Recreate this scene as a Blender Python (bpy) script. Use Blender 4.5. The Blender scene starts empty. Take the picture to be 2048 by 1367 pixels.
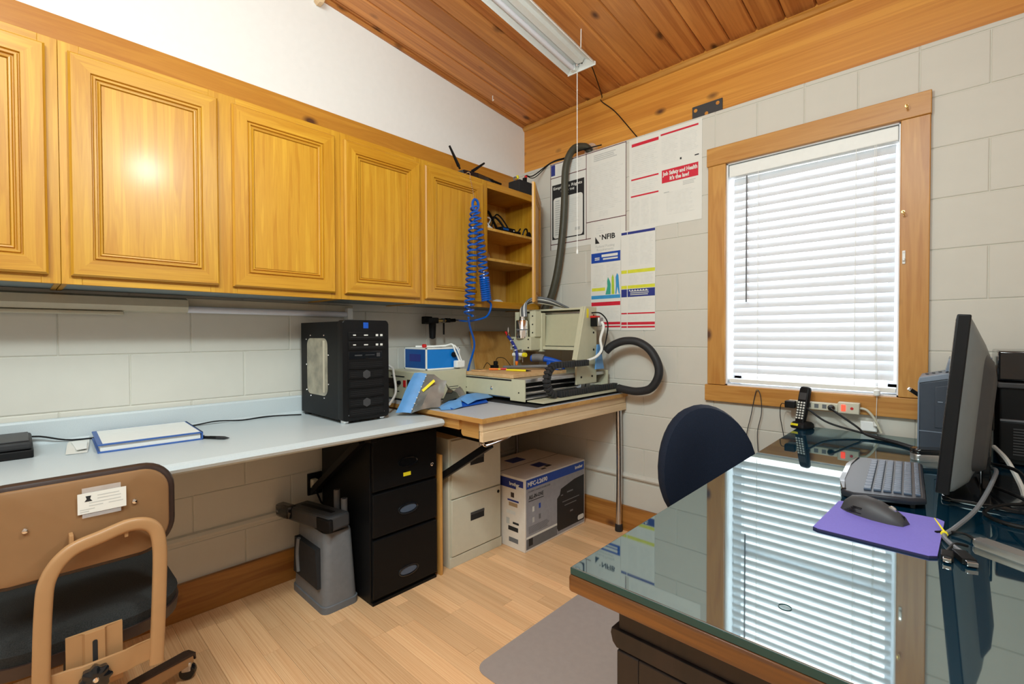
import bpy, bmesh, math, random
from mathutils import Vector, Matrix
random.seed(7)
SC = bpy.context.scene
COL = SC.collection
# ---------------------------------------------------------------- camera
CAM = Vector((2.345, -2.530, 1.1893))
yaw, pitch, roll, FPX = 0.7559, -0.0160, -0.0028, 932.0
fw = Vector((-math.sin(yaw)*math.cos(pitch), math.cos(yaw)*math.cos(pitch), math.sin(pitch)))
rt = Vector((math.cos(yaw), math.sin(yaw), 0)); up = rt.cross(fw)
c_, s_ = math.cos(roll), math.sin(roll)
rt, up = c_*rt + s_*up, -s_*rt + c_*up
cd = bpy.data.cameras.new('camera'); co = bpy.data.objects.new('camera', cd); COL.objects.link(co)
cd.sensor_width = 36; cd.lens = FPX*36/2048; cd.clip_start = .02
co.matrix_world = Matrix((( rt.x, up.x, -fw.x, CAM.x), (rt.y, up.y, -fw.y, CAM.y), (rt.z, up.z, -fw.z, CAM.z), (0,0,0,1)))
SC.camera = co
# ---------------------------------------------------------------- sky, lights, exposure
wd = bpy.data.worlds.new('sky'); SC.world = wd; wd.use_nodes = True
bg = wd.node_tree.nodes['Background']; bg.inputs[0].default_value = (.92, .97, 1.0, 1); bg.inputs[1].default_value = 4.4
def lamp(name, kind, loc, energy, size, color=(1,1,1), aim=None, sizey=None):
    l = bpy.data.lights.new(name, kind); l.energy = energy; l.color = color
    if kind == 'AREA':
        l.size = size
        if sizey: l.shape = 'RECTANGLE'; l.size_y = sizey
    else: l.shadow_soft_size = size
    o = bpy.data.objects.new(name, l); COL.objects.link(o); o.location = loc
    if aim is not None: o.rotation_euler = (Vector(aim)-Vector(loc)).to_track_quat('-Z', 'Y').to_euler()
    return o
lamp('flash_light', 'POINT', (1.62, -2.02, 2.12), 32, .06, (.83, .98, .98))
lamp('added_fill_light', 'AREA', (2.1, -3.1, 2.95), 66, 1.3, (.82, .98, 1.0), aim=(.4, -2.0, .9), sizey=1.3)  # unseen overhead area lamp, added to brighten floor, plaster and left wall
vs = SC.view_settings
vs.view_transform = 'Standard'; vs.look = 'None'; vs.gamma = 1; vs.use_curve_mapping = False; vs.exposure = 0.5

# ---------------------------------------------------------------- materials
MAT = {}
def nt(name):
    m = bpy.data.materials.new(name); m.use_nodes = True
    t = m.node_tree; return m, t, t.nodes['Principled BSDF']
def node(t, kind, **kw):
    n = t.nodes.new(kind)
    for k, v in kw.items():
        if k in n.inputs.keys() if isinstance(k, str) else False: n.inputs[k].default_value = v
        else: setattr(n, k, v)
    return n
def rgba(c): return (c[0], c[1], c[2], 1)
def srgb(r, g, b):
    f = lambda v: (v/255/12.92 if v/255 <= .04045 else ((v/255+.055)/1.055)**2.4)
    return (f(r), f(g), f(b))
def pm(name, color, rough=.5, metal=0., var=.06, scale=40., bump=0., spec=.5, coat=0., alpha=None, trans=0., ior=1.45, emit=None):
    m, t, p = nt(name); L = t.links
    tc = node(t, 'ShaderNodeTexCoord'); nz = node(t, 'ShaderNodeTexNoise'); nz.inputs['Scale'].default_value = scale; nz.inputs['Detail'].default_value = 3
    L.new(tc.outputs['Object'], nz.inputs['Vector'])
    r = node(t, 'ShaderNodeValToRGB')
    r.color_ramp.elements[0].position = .3; r.color_ramp.elements[1].position = .7
    r.color_ramp.elements[0].color = rgba([max(0, c*(1-var)) for c in color]); r.color_ramp.elements[1].color = rgba([min(1, c*(1+var)) for c in color])
    L.new(nz.outputs['Fac'], r.inputs[0]); L.new(r.outputs[0], p.inputs['Base Color'])
    p.inputs['Roughness'].default_value = rough; p.inputs['Metallic'].default_value = metal
    p.inputs['Specular IOR Level'].default_value = spec; p.inputs['Coat Weight'].default_value = coat; p.inputs['IOR'].default_value = ior
    p.inputs['Transmission Weight'].default_value = trans
    if alpha is not None: p.inputs['Alpha'].default_value = alpha
    if emit: p.inputs['Emission Color'].default_value = rgba(emit[0]); p.inputs['Emission Strength'].default_value = emit[1]
    if bump:
        b = node(t, 'ShaderNodeBump'); b.inputs['Strength'].default_value = bump; b.inputs['Distance'].default_value = .002
        L.new(nz.outputs['Fac'], b.inputs['Height']); L.new(b.outputs[0], p.inputs['Normal'])
    MAT[name] = m; return m
def wood(name, c1, c2, axis=2, scale=9., stretch=.07, rough=.4, knots=0., rand=.15, coat=.0, fine=.25, knot_scale=3.0, ring=.07, kc=(.10,.035,.012)):
    m, t, p = nt(name); L = t.links
    tc = node(t, 'ShaderNodeTexCoord'); oi = node(t, 'ShaderNodeObjectInfo')
    mul = node(t, 'ShaderNodeMath', operation='MULTIPLY'); mul.inputs[1].default_value = 53.
    L.new(oi.outputs['Random'], mul.inputs[0])
    add = node(t, 'ShaderNodeVectorMath', operation='ADD'); L.new(tc.outputs['Object'], add.inputs[0]); L.new(mul.outputs[0], add.inputs[1])
    mp = node(t, 'ShaderNodeMapping'); sc = [scale]*3; sc[axis] = scale*stretch; mp.inputs['Scale'].default_value = sc
    L.new(add.outputs[0], mp.inputs['Vector'])
    n1 = node(t, 'ShaderNodeTexNoise'); n1.inputs['Scale'].default_value = 1.6; n1.inputs['Detail'].default_value = 5; n1.inputs['Distortion'].default_value = .35
    L.new(mp.outputs[0], n1.inputs['Vector'])
    n2 = node(t, 'ShaderNodeTexNoise'); n2.inputs['Scale'].default_value = 14.; n2.inputs['Detail'].default_value = 3
    L.new(mp.outputs[0], n2.inputs['Vector'])
    # growth rings: sine of the coarse noise
    rg = node(t, 'ShaderNodeMath', operation='MULTIPLY'); rg.inputs[1].default_value = 42.; L.new(n1.outputs['Fac'], rg.inputs[0])
    sn = node(t, 'ShaderNodeMath', operation='SINE'); L.new(rg.outputs[0], sn.inputs[0])
    s2 = node(t, 'ShaderNodeMath', operation='MULTIPLY_ADD'); s2.inputs[1].default_value = ring; s2.inputs[2].default_value = 0; L.new(sn.outputs[0], s2.inputs[0])
    a1 = node(t, 'ShaderNodeMath', operation='MULTIPLY_ADD'); a1.inputs[1].default_value = fine; L.new(n2.outputs['Fac'], a1.inputs[0]); L.new(n1.outputs['Fac'], a1.inputs[2])
    a2 = node(t, 'ShaderNodeMath', operation='ADD'); L.new(a1.outputs[0], a2.inputs[0]); L.new(s2.outputs[0], a2.inputs[1])
    r = node(t, 'ShaderNodeValToRGB'); r.color_ramp.elements[0].position = .42; r.color_ramp.elements[1].position = .85
    r.color_ramp.elements[0].color = rgba(c2); r.color_ramp.elements[1].color = rgba(c1)
    L.new(a2.outputs[0], r.inputs[0]); col = r.outputs[0]
    if knots:
        mk = node(t, 'ShaderNodeMapping'); ks = [knot_scale]*3; ks[axis] = knot_scale*.55; mk.inputs['Scale'].default_value = ks
        L.new(add.outputs[0], mk.inputs['Vector'])
        vo = node(t, 'ShaderNodeTexVoronoi'); vo.inputs['Scale'].default_value = 1.0; L.new(mk.outputs[0], vo.inputs['Vector'])
        kr = node(t, 'ShaderNodeValToRGB'); kr.color_ramp.elements[0].position = knots*.35; kr.color_ramp.elements[1].position = knots
        kr.color_ramp.elements[0].color = (1,1,1,1); kr.color_ramp.elements[1].color = (0,0,0,1)
        L.new(vo.outputs['Distance'], kr.inputs[0])
        mx = node(t, 'ShaderNodeMix', data_type='RGBA'); L.new(kr.outputs[0], mx.inputs[0]); L.new(col, mx.inputs[6]); mx.inputs[7].default_value = rgba(kc); col = mx.outputs[2]
    hs = node(t, 'ShaderNodeHueSaturation'); vr = node(t, 'ShaderNodeMapRange'); vr.inputs[3].default_value = 1-rand; vr.inputs[4].default_value = 1+rand
    L.new(oi.outputs['Random'], vr.inputs[0]); L.new(vr.outputs[0], hs.inputs['Value']); L.new(col, hs.inputs['Color']); L.new(hs.outputs[0], p.inputs['Base Color'])
    p.inputs['Roughness'].default_value = rough; p.inputs['Coat Weight'].default_value = coat; p.inputs['Coat Roughness'].default_value = .18
    b = node(t, 'ShaderNodeBump'); b.inputs['Strength'].default_value = .12; b.inputs['Distance'].default_value = .001
    L.new(n2.outputs['Fac'], b.inputs['Height']); L.new(b.outputs[0], p.inputs['Normal'])
    MAT[name] = m; return m
OAK1, OAK2 = srgb(204,151,42), srgb(180,121,22)
wood('oak_v', OAK1, OAK2, 2, 26, .035, .42, coat=.12, rand=.05)
wood('oak_h', OAK1, OAK2, 1, 26, .035, .42, coat=.12, rand=.05)
wood('oak_x', OAK1, OAK2, 0, 16, .06, .4, rand=.05)
wood('oak_in', srgb(226,180,95), srgb(205,150,66), 2, 12, .07, .5, rand=.04)
wood('pine_z', srgb(206,150,74), srgb(178,116,44), 2, 10, .07, .42, knots=.16, rand=.06, coat=.1, knot_scale=7)
wood('pine_x', srgb(206,150,74), srgb(178,116,44), 0, 10, .07, .42, knots=.16, rand=.06, coat=.1, knot_scale=7)
wood('pine_y', srgb(204,142,50), srgb(180,114,34), 1, 10, .07, .42, knots=.15, rand=.06, coat=.1, knot_scale=6)
wood('base_y', srgb(176,118,52), srgb(138,82,30), 1, 9, .06, .45, knots=.17, rand=.05, knot_scale=6)
wood('base_x', srgb(186,128,62), srgb(146,90,36), 0, 9, .06, .45, knots=.17, rand=.05, knot_scale=6)
wood('beam_x', srgb(226,158,66), srgb(198,124,44), 0, 14, .02, .42, knots=.15, rand=.05, coat=.15, knot_scale=6)
wood('cedar_y', srgb(214,146,78), srgb(174,106,52), 1, 12, .04, .42, knots=.17, rand=.16, coat=.12, knot_scale=7)
wood('laminate', srgb(252,206,156), srgb(228,168,116), 0, 13, .04, .32, rand=.15, coat=.1, fine=.35)
wood('board_pale', srgb(234,204,164), srgb(214,178,134), 1, 12, .06, .55, rand=.05)
wood('board_palex', srgb(206,158,92), srgb(182,130,64), 0, 12, .06, .55, rand=.05, knots=.08)
wood('plywood', srgb(214,160,88), srgb(196,138,66), 2, 10, .2, .5, rand=.04)
wood('mdf', srgb(214,176,128), srgb(198,156,106), 0, 30, .5, .7, rand=.03)
wood('deskedge', srgb(128,78,30), srgb(78,44,18), 0, 10, .07, .4, rand=.03, knots=.0, coat=.2)
wood('deskbody', srgb(40,28,24), srgb(22,16,14), 2, 10, .07, .45, rand=.03)
pm('block', srgb(207,202,191), .55, var=.012, scale=14, bump=.5)
pm('mortar', srgb(216,212,200), .7, var=.03, scale=60)
pm('drywall', srgb(238,235,231), .7, var=.012, scale=30, bump=.1)
pm('ceilwhite', srgb(222,219,214), .7, var=.012, scale=30)
pm('counter', srgb(195,203,206), .32, var=.05, scale=420)
pm('tablelam', srgb(176,180,188), .4, var=.04, scale=300)
pm('greyunder', srgb(122,134,138), .5, var=.04)
pm('tanmetal', srgb(196,186,164), .45, var=.03)
pm('tube_white', srgb(226,224,232), .25, var=.01)
pm('white', srgb(236,236,232), .4, var=.02)
pm('white_gloss', srgb(240,240,240), .2, var=.01)
pm('paper', srgb(226,224,217), .6, var=.015, scale=12)
pm('black', (.005,.005,.0055), .5, var=.1, spec=.28)
pm('black_gloss', (.008,.009,.011), .12, var=.1, coat=.3)
pm('black_matte', (.014,.014,.015), .75, var=.15)
pm('black_metal', (.005,.005,.0055), .45, var=.1, spec=.2)
pm('rubber', (.02,.02,.022), .6, var=.1)
pm('darkgrey', srgb(62,62,64), .5)
pm('grey', srgb(112,112,114), .45)
pm('midgrey', srgb(104,106,110), .5)
pm('putty', srgb(206,200,180), .45, var=.02)
pm('olive', srgb(196,192,164), .42, var=.02)
pm('olive_d', srgb(180,176,148), .45, var=.02)
pm('steel', (.62,.62,.64), .25, metal=1., var=.05)
pm('chrome', (.8,.8,.8), .12, metal=1., var=.02)
pm('alu', (.58,.59,.61), .4, metal=1., var=.04)
pm('brass', (.75,.55,.22), .3, metal=1., var=.04)
pm('tan', srgb(172,130,88), .38, var=.03, scale=25)
pm('tan_dark_shaded', srgb(140,104,70), .4, var=.03, scale=25)  # chair shell: browner paint than the frame, plus shade put into the colour
pm('brown', srgb(58,42,36), .4, var=.06)
pm('fabric', (.018,.018,.017), .95, var=.6, scale=500, bump=.6)
pm('navy', srgb(16,28,48), .85, var=.25, scale=300, bump=.3)
pm('blue_box', srgb(0,120,205), .4, var=.02)
pm('blue_dark', srgb(10,78,150), .4, var=.03)
pm('blue_bag', srgb(96,150,205), .4, var=.08, scale=18, coat=.1)
pm('blue_tool', srgb(20,80,180), .4)
pm('blue_hose', srgb(0,84,178), .18, var=.03, coat=.5)
pm('blue_book', srgb(54,92,160), .45)
pm('blue_print', srgb(24,70,165), .5)
pm('navy_print', srgb(40,52,130), .5)
pm('red_print', srgb(206,32,56), .5)
pm('red', srgb(200,30,30), .4)
pm('maroon_print', srgb(96,44,52), .6)
pm('black_print', srgb(34,34,36), .6)
pm('grey_print', srgb(192,192,188), .6)
pm('lgrey_print', srgb(219,218,212), .6)
pm('yellow_print', srgb(216,216,60), .5)
pm('green_print', srgb(60,160,140), .5)
pm('sky_print', srgb(60,150,205), .5)
pm('lime_print', srgb(170,200,60), .5)
pm('yellow', srgb(240,222,40), .5)
pm('orange', srgb(235,120,30), .5)
pm('purple', srgb(122,112,198), .75, var=.03, scale=300)
pm('photo_grey', srgb(150,150,156), .5)
pm('box_brown', srgb(226,216,204), .6, var=.03)
pm('bag_brown', srgb(170,140,104), .8, var=.08, scale=10)
pm('silver_bag', srgb(150,150,146), .28, metal=.55, var=.25, scale=9, bump=.4)
pm('clear', (.9,.92,.94), .08, alpha=.22)
pm('mat', srgb(176,162,156), .45, var=.03, alpha=.86)
pm('purple_d', srgb(40,34,70), .8)
pm('hose_grey', srgb(70,68,56), .5, var=.1)
pm('monitor_back', srgb(120,126,128), .38, var=.02)
pm('printer_blue', srgb(58,66,78), .4, var=.03)
pm('printer_lt', srgb(120,132,148), .38, var=.03)
pm('key', srgb(74,88,108), .35, var=.05)
pm('kbd', srgb(26,32,42), .35, var=.05)
pm('led_red', srgb(220,30,20), .4, emit=((1,.08,.04), 1.2))
pm('glass_green', srgb(0,62,60), .25, var=.02, coat=.4)
pm('teal', srgb(10,70,80), .4)
pm('wood_knob', (.12,.05,.02), .5)
pm('lamp_white', srgb(232,232,228), .3, var=.01)
pm('vinyl', srgb(238,240,244), .35, var=.01)
def glass_top():
    m, t, p = nt('desk_glass'); L = t.links
    tc = node(t, 'ShaderNodeTexCoord'); mp = node(t, 'ShaderNodeMapping'); mp.inputs['Scale'].default_value = (14, 300, 1); mp.inputs['Rotation'].default_value = (0,0,.9)
    L.new(tc.outputs['Object'], mp.inputs[0]); n = node(t, 'ShaderNodeTexNoise'); n.inputs['Scale'].default_value = 1.; n.inputs['Detail'].default_value = 2; L.new(mp.outputs[0], n.inputs['Vector'])
    r = node(t, 'ShaderNodeValToRGB'); r.color_ramp.elements[0].position = .70; r.color_ramp.elements[1].position = .78
    r.color_ramp.elements[0].color = (.028,.028,.028,1); r.color_ramp.elements[1].color = (.07,.07,.07,1)
    L.new(n.outputs['Fac'], r.inputs[0]); L.new(r.outputs[0], p.inputs['Roughness'])
    p.inputs['Base Color'].default_value = rgba(srgb(6,40,58)); p.inputs['IOR'].default_value = 4.6; p.inputs['Specular IOR Level'].default_value = .5
    p.inputs['Specular Tint'].default_value = (.86, 1, .97, 1)
    MAT['desk_glass'] = m
glass_top()
def pane_mat():
    m = bpy.data.materials.new('window_glass'); m.use_nodes = True; t = m.node_tree; t.nodes.clear()
    o = node(t, 'ShaderNodeOutputMaterial'); mix = node(t, 'ShaderNodeMixShader'); tr = node(t, 'ShaderNodeBsdfTransparent'); gl = node(t, 'ShaderNodeBsdfGlossy')
    gl.inputs['Roughness'].default_value = .02; mix.inputs[0].default_value = .08
    t.links.new(tr.outputs[0], mix.inputs[1]); t.links.new(gl.outputs[0], mix.inputs[2]); t.links.new(mix.outputs[0], o.inputs[0]); MAT['window_glass'] = m
pane_mat()
def slat_mat():
    m, t, p = nt('slat'); L = t.links
    p.inputs['Base Color'].default_value = rgba(srgb(228,230,234)); p.inputs['Roughness'].default_value = .4
    tl = node(t, 'ShaderNodeBsdfTranslucent'); tl.inputs[0].default_value = (.80,.86,.92,1)
    mix = node(t, 'ShaderNodeMixShader'); mix.inputs[0].default_value = .11
    o = t.nodes['Material Output']; L.new(p.outputs[0], mix.inputs[1]); L.new(tl.outputs[0], mix.inputs[2]); L.new(mix.outputs[0], o.inputs[0]); MAT['slat'] = m
slat_mat()

# ---------------------------------------------------------------- mesh builder
class B:
    def __init__(s): s.bm = bmesh.new(); s.mats = []; s.cur = 0; s.fl = s.bm.faces.layers.int.new('fl')
    def use(s, mat):
        if mat not in s.mats: s.mats.append(mat)
        s.cur = s.mats.index(mat); return s
    def _fin(s, verts, faces):
        for f in faces: f.material_index = s.cur
    def box(s, x0, y0, z0, x1, y1, z1, bev=0., M=None, seg=2):
        x0, x1 = min(x0,x1), max(x0,x1); y0, y1 = min(y0,y1), max(y0,y1); z0, z1 = min(z0,z1), max(z0,z1)
        vs = [s.bm.verts.new(p) for p in ((x0,y0,z0),(x1,y0,z0),(x1,y1,z0),(x0,y1,z0),(x0,y0,z1),(x1,y0,z1),(x1,y1,z1),(x0,y1,z1))]
        fs = [s.bm.faces.new([vs[i] for i in q]) for q in ((0,3,2,1),(4,5,6,7),(0,1,5,4),(1,2,6,5),(2,3,7,6),(3,0,4,7))]
        s._fin(vs, fs)
        for f in fs: f[s.fl] = 1
        if M is not None: bmesh.ops.transform(s.bm, matrix=M, verts=vs)
        if bev:
            es = list({e for f in fs for e in f.edges})
            r = bmesh.ops.bevel(s.bm, geom=es, offset=bev, segments=seg, profile=.5, affect='EDGES')
            for f in r['faces']: f.material_index = s.cur; f[s.fl] = 0
        return s
    def cyl(s, p0, p1, r, r2=None, seg=16, cap=True):
        p0, p1 = Vector(p0), Vector(p1); d = (p1-p0); q = d.to_track_quat('Z', 'Y'); r2 = r if r2 is None else r2
        a = [s.bm.verts.new(p0 + q @ Vector((r*math.cos(2*math.pi*i/seg), r*math.sin(2*math.pi*i/seg), 0))) for i in range(seg)]
        b = [s.bm.verts.new(p1 + q @ Vector((r2*math.cos(2*math.pi*i/seg), r2*math.sin(2*math.pi*i/seg), 0))) for i in range(seg)]
        fs = [s.bm.faces.new((a[i], a[(i+1)%seg], b[(i+1)%seg], b[i])) for i in range(seg)]
        if cap: fs += [s.bm.faces.new(a[::-1]), s.bm.faces.new(b)]
        s._fin(None, fs); return s
    def lathe(s, prof, loc, axis='Z', seg=20):
        # prof: list of (radius, height)
        q = {'Z': Matrix.Identity(3), 'X': Matrix.Rotation(math.pi/2, 3, 'Y'), 'Y': Matrix.Rotation(-math.pi/2, 3, 'X')}[axis]
        L = Vector(loc); rings = []
        for r, h in prof: rings.append([s.bm.verts.new(L + q @ Vector((max(r,1e-5)*math.cos(2*math.pi*i/seg), max(r,1e-5)*math.sin(2*math.pi*i/seg), h))) for i in range(seg)])
        fs = []
        for a, b in zip(rings, rings[1:]): fs += [s.bm.faces.new((a[i], a[(i+1)%seg], b[(i+1)%seg], b[i])) for i in range(seg)]
        fs += [s.bm.faces.new(rings[0][::-1]), s.bm.faces.new(rings[-1])]
        s._fin(None, fs); return s
    def tube(s, pts, r, seg=8, smooth=6, closed=False, flat=None):
        P = [Vector(p) for p in pts]
        if smooth and len(P) > 2:
            Q = []; n = len(P)
            for i in range(n if closed else n-1):
                p0, p1, p2, p3 = (P[(i+k-1) % n] if closed else P[max(0, min(n-1, i+k-1))] for k in range(4))
                for j in range(smooth):
                    u = j/smooth
                    Q.append(.5*((2*p1)+(p2-p0)*u+(2*p0-5*p1+4*p2-p3)*u*u+(3*p1-p0-3*p2+p3)*u**3))
            if not closed: Q.append(P[-1])
            P = Q
        n = len(P); rings = []; nrm = None
        for i in range(n):
            t = (P[(i+1) % n]-P[i-1]) if closed else (P[min(i+1, n-1)]-P[max(i-1, 0)])
            if t.length < 1e-9: t = Vector((0,0,1))
            t.normalize()
            if nrm is None: nrm = t.orthogonal().normalized()
            nrm = (nrm - t*nrm.dot(t)); nrm = nrm.normalized() if nrm.length > 1e-6 else t.orthogonal().normalized()
            b = t.cross(nrm); rr = r(i/(n-1)) if callable(r) else r
            rings.append([s.bm.verts.new(P[i] + rr*(math.cos(2*math.pi*k/seg)*nrm + math.sin(2*math.pi*k/seg)*b)) for k in range(seg)])
        fs = []
        prs = list(zip(rings, rings[1:])) + ([(rings[-1], rings[0])] if closed else [])
        for a, b in prs: fs += [s.bm.faces.new((a[k], a[(k+1)%seg], b[(k+1)%seg], b[k])) for k in range(seg)]
        if not closed: fs += [s.bm.faces.new(rings[0][::-1]), s.bm.faces.new(rings[-1])]
        s._fin(None, fs); return s
    def prism(s, poly, axis, a, b, bev=0., seg=2):
        def mk(u, v, w): return {'X': (w,u,v), 'Y': (u,w,v), 'Z': (u,v,w)}[axis]
        A = [s.bm.verts.new(mk(u,v,a)) for u,v in poly]; C = [s.bm.verts.new(mk(u,v,b)) for u,v in poly]; n = len(poly)
        fs = [s.bm.faces.new(A[::-1]), s.bm.faces.new(C)] + [s.bm.faces.new((A[i], A[(i+1)%n], C[(i+1)%n], C[i])) for i in range(n)]
        s._fin(None, fs)
        for f in fs[:2]: f[s.fl] = 1
        if len(poly) < 9:
            for f in fs[2:]: f[s.fl] = 1
        if bev:
            es = list({e for f in fs[:2] for e in f.edges})
            r = bmesh.ops.bevel(s.bm, geom=es, offset=bev, segments=seg, profile=.5, affect='EDGES')
            for f in r['faces']: f.material_index = s.cur; f[s.fl] = 0
        return s
    def loft(s, rings, cap=True, close=True):
        R = [[s.bm.verts.new(p) for p in r] for r in rings]; fs = []; n = len(R[0])
        for a, b in zip(R, R[1:]):
            for i in range(n if close else n-1): fs.append(s.bm.faces.new((a[i], a[(i+1)%n], b[(i+1)%n], b[i])))
        if cap: fs += [s.bm.faces.new(R[0][::-1]), s.bm.faces.new(R[-1])]
        s._fin(None, fs); return s
    def quad(s, *pts):
        s._fin(None, [s.bm.faces.new([s.bm.verts.new(p) for p in pts])]); return s
    def xf(s, M): bmesh.ops.transform(s.bm, matrix=M, verts=s.bm.verts); return s
    def mesh(s, name, mat=None, flat=False):
        bmesh.ops.recalc_face_normals(s.bm, faces=s.bm.faces)
        s.bm.faces.index_update(); fl = [f[s.fl] for f in s.bm.faces]
        me = bpy.data.meshes.new(name); s.bm.to_mesh(me); s.bm.free()
        for m in (s.mats or [mat]): me.materials.append(MAT[m])
        if not flat:
            for p in me.polygons: p.use_smooth = True
            me.set_sharp_from_angle(angle=math.radians(38))
            me.polygons.foreach_set('use_smooth', [not v for v in fl])
        return me
def rrect(x0, y0, x1, y1, r, n=5):
    out = []
    for cx, cy, a in ((x1-r, y1-r, 0), (x0+r, y1-r, 90), (x0+r, y0+r, 180), (x1-r, y0+r, 270)):
        for i in range(n+1):
            t = math.radians(a+90*i/n); out.append((cx+r*math.cos(t), cy+r*math.sin(t)))
    return out
def link(name, data, parent=None):
    o = bpy.data.objects.new(name, data); COL.objects.link(o)
    if parent is not None: o.parent = parent
    return o
def thing(name, label, cat, loc=(0,0,0), rz=0., group=None):
    o = link(name, None); o.location = loc; o.rotation_euler = (0,0,rz); o['label'] = label; o['category'] = cat; o.empty_display_size = .05
    if group: o['group'] = group
    return o
ORI = {}
def wthing(name, label, cat, loc, group=None):
    # parts of such a thing are given in room coordinates
    o = thing(name, label, cat, loc, 0, group); ORI[o.name] = Vector(loc); return o
def root_of(o):
    while o.parent is not None: o = o.parent
    return o
def part(name, b, mat, parent, label=None, kind=None):
    w = ORI.get(root_of(parent).name)
    if w is not None: b.xf(Matrix.Translation(-w))
    o = link(name, b.mesh(name, mat), parent)
    if label: o['label'] = label
    if kind: o['kind'] = kind
    return o
def single(name, b, mat, label, cat, loc, group=None):
    b.xf(Matrix.Translation(-Vector(loc)))
    o = link(name, b.mesh(name, mat)); o.location = loc; o['label'] = label; o['category'] = cat
    if group: o['group'] = group
    return o
def struct(name, b, mat, label=None):
    o = link(name, b.mesh(name, mat)); o['kind'] = 'structure'
    if label: o['label'] = label
    return o
def text_mesh(s, size, M, depth=.0004, bold=0., align='LEFT', width=None):
    c = bpy.data.curves.new('t', 'FONT'); c.body = s; c.size = size; c.extrude = depth; c.align_x = align; c.offset = bold; c.resolution_u = 2
    o = bpy.data.objects.new('t', c); COL.objects.link(o)
    bpy.context.view_layer.update()
    me = bpy.data.meshes.new_from_object(o.evaluated_get(bpy.context.evaluated_depsgraph_get()))
    bpy.data.objects.remove(o); bpy.data.curves.remove(c)
    if width:
        xs = [v.co.x for v in me.vertices]; k = width/(max(xs)-min(xs)); x0 = min(xs)
        for v in me.vertices: v.co.x = (v.co.x-(x0 if align == 'LEFT' else 0))*k
    me.transform(M); return me
def text(name, s, size, M, mat, parent, **kw):
    me = text_mesh(s, size, M, **kw); me.materials.clear(); me.materials.append(MAT[mat])
    w = ORI.get(root_of(parent).name)
    if w is not None: me.transform(Matrix.Translation(-w))
    return link(name, me, parent)
def frame_M(o, ex, ey):
    ex, ey = Vector(ex).normalized(), Vector(ey).normalized(); ez = ex.cross(ey)
    return Matrix(((ex.x,ey.x,ez.x,o[0]),(ex.y,ey.y,ez.y,o[1]),(ex.z,ey.z,ez.z,o[2]),(0,0,0,1)))
# ================================================================ STRUCTURE
ZJ, BH, BW = 1.1168, .2032, .405
def ceil_z(y): return 2.757-.105*y
RX, RY = 4.1, -4.5
WX0, WX1, WZ0, WZ1 = 1.497, 2.183, .925, 2.062     # window opening
TOPW = 2.358                                          # top of the block wall under the beam
floor = struct('floor', B().box(-.2, RY-.2, -.1, RX+.2, .2, -.004), 'mortar', 'pale wood laminate floor')
# laminate strips, along X
pm_l = B().box(0, 0, -.004, 1, 1, 0).mesh('plank', 'laminate')
w = .064; ny = 0; y = 0.
while y > -3.3:
    x = -random.random()*.5
    xe = 2.25
    while x < xe:
        ln = random.choice((.38,.46,.55,.62,.74)); a, b2 = max(0, x), min(x+ln, xe)
        if b2-a > .03:
            o = link('plank', pm_l, floor); o.location = (a, y-w+.0004, 0); o.scale = (b2-a-.0008, w-.0008, 1)
        x += ln
    y -= w
pb = B().box(2.25, RY, -.004, RX, 0, 0).box(0, RY, -.004, 2.25, y, 0)
part('laminate_field', pb, 'laminate', floor)
# walls
wl = struct('wall_left', B().box(-.2, RY, 0, -.004, .1, 3.4), 'mortar', 'white painted block wall with smooth plaster above')
wr = struct('wall_right', B().box(-.2, .004, 0, WX0, .2, TOPW-.003).box(WX1, .004, 0, RX, .2, TOPW-.003).box(WX0, .004, 0, WX1, .2, WZ0).box(WX0, .004, WZ1, WX1, .2, TOPW-.003), 'mortar', 'white painted block wall around the window')
struct('wall_back', B().box(-.2, RY-.15, 0, RX+.2, RY, 3.5), 'drywall')
struct('wall_near', B().box(RX, RY, 0, RX+.15, .2, 3.5), 'drywall')
def block_mesh(w, h, side):
    b = B()
    if side == 'L': b.box(-.02, 0, 0, 0, w, h)
    else: b.box(0, 0, 0, w, .02, h)
    es = [e for e in b.bm.edges if all((abs(v.co.x) < 1e-6 if side == 'L' else abs(v.co.y) < 1e-6) for v in e.verts)]
    bmesh.ops.bevel(b.bm, geom=es, offset=.004, segments=2, profile=.5, affect='EDGES')
    return b.mesh('block', 'block')
G = .0022
CACHE = {}
def put_block(side, a0, a1, z0, z1, parent):
    if a1-a0 < .02 or z1-z0 < .015: return
    k = (side, round(a1-a0, 4), round(z1-z0, 4))
    if k not in CACHE: CACHE[k] = block_mesh(a1-a0-G, z1-z0-G, side)
    o = link('block', CACHE[k], parent)
    o.location = (0, a0+G/2, z0+G/2) if side == 'L' else (a0+G/2, 0, z0+G/2)
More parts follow.
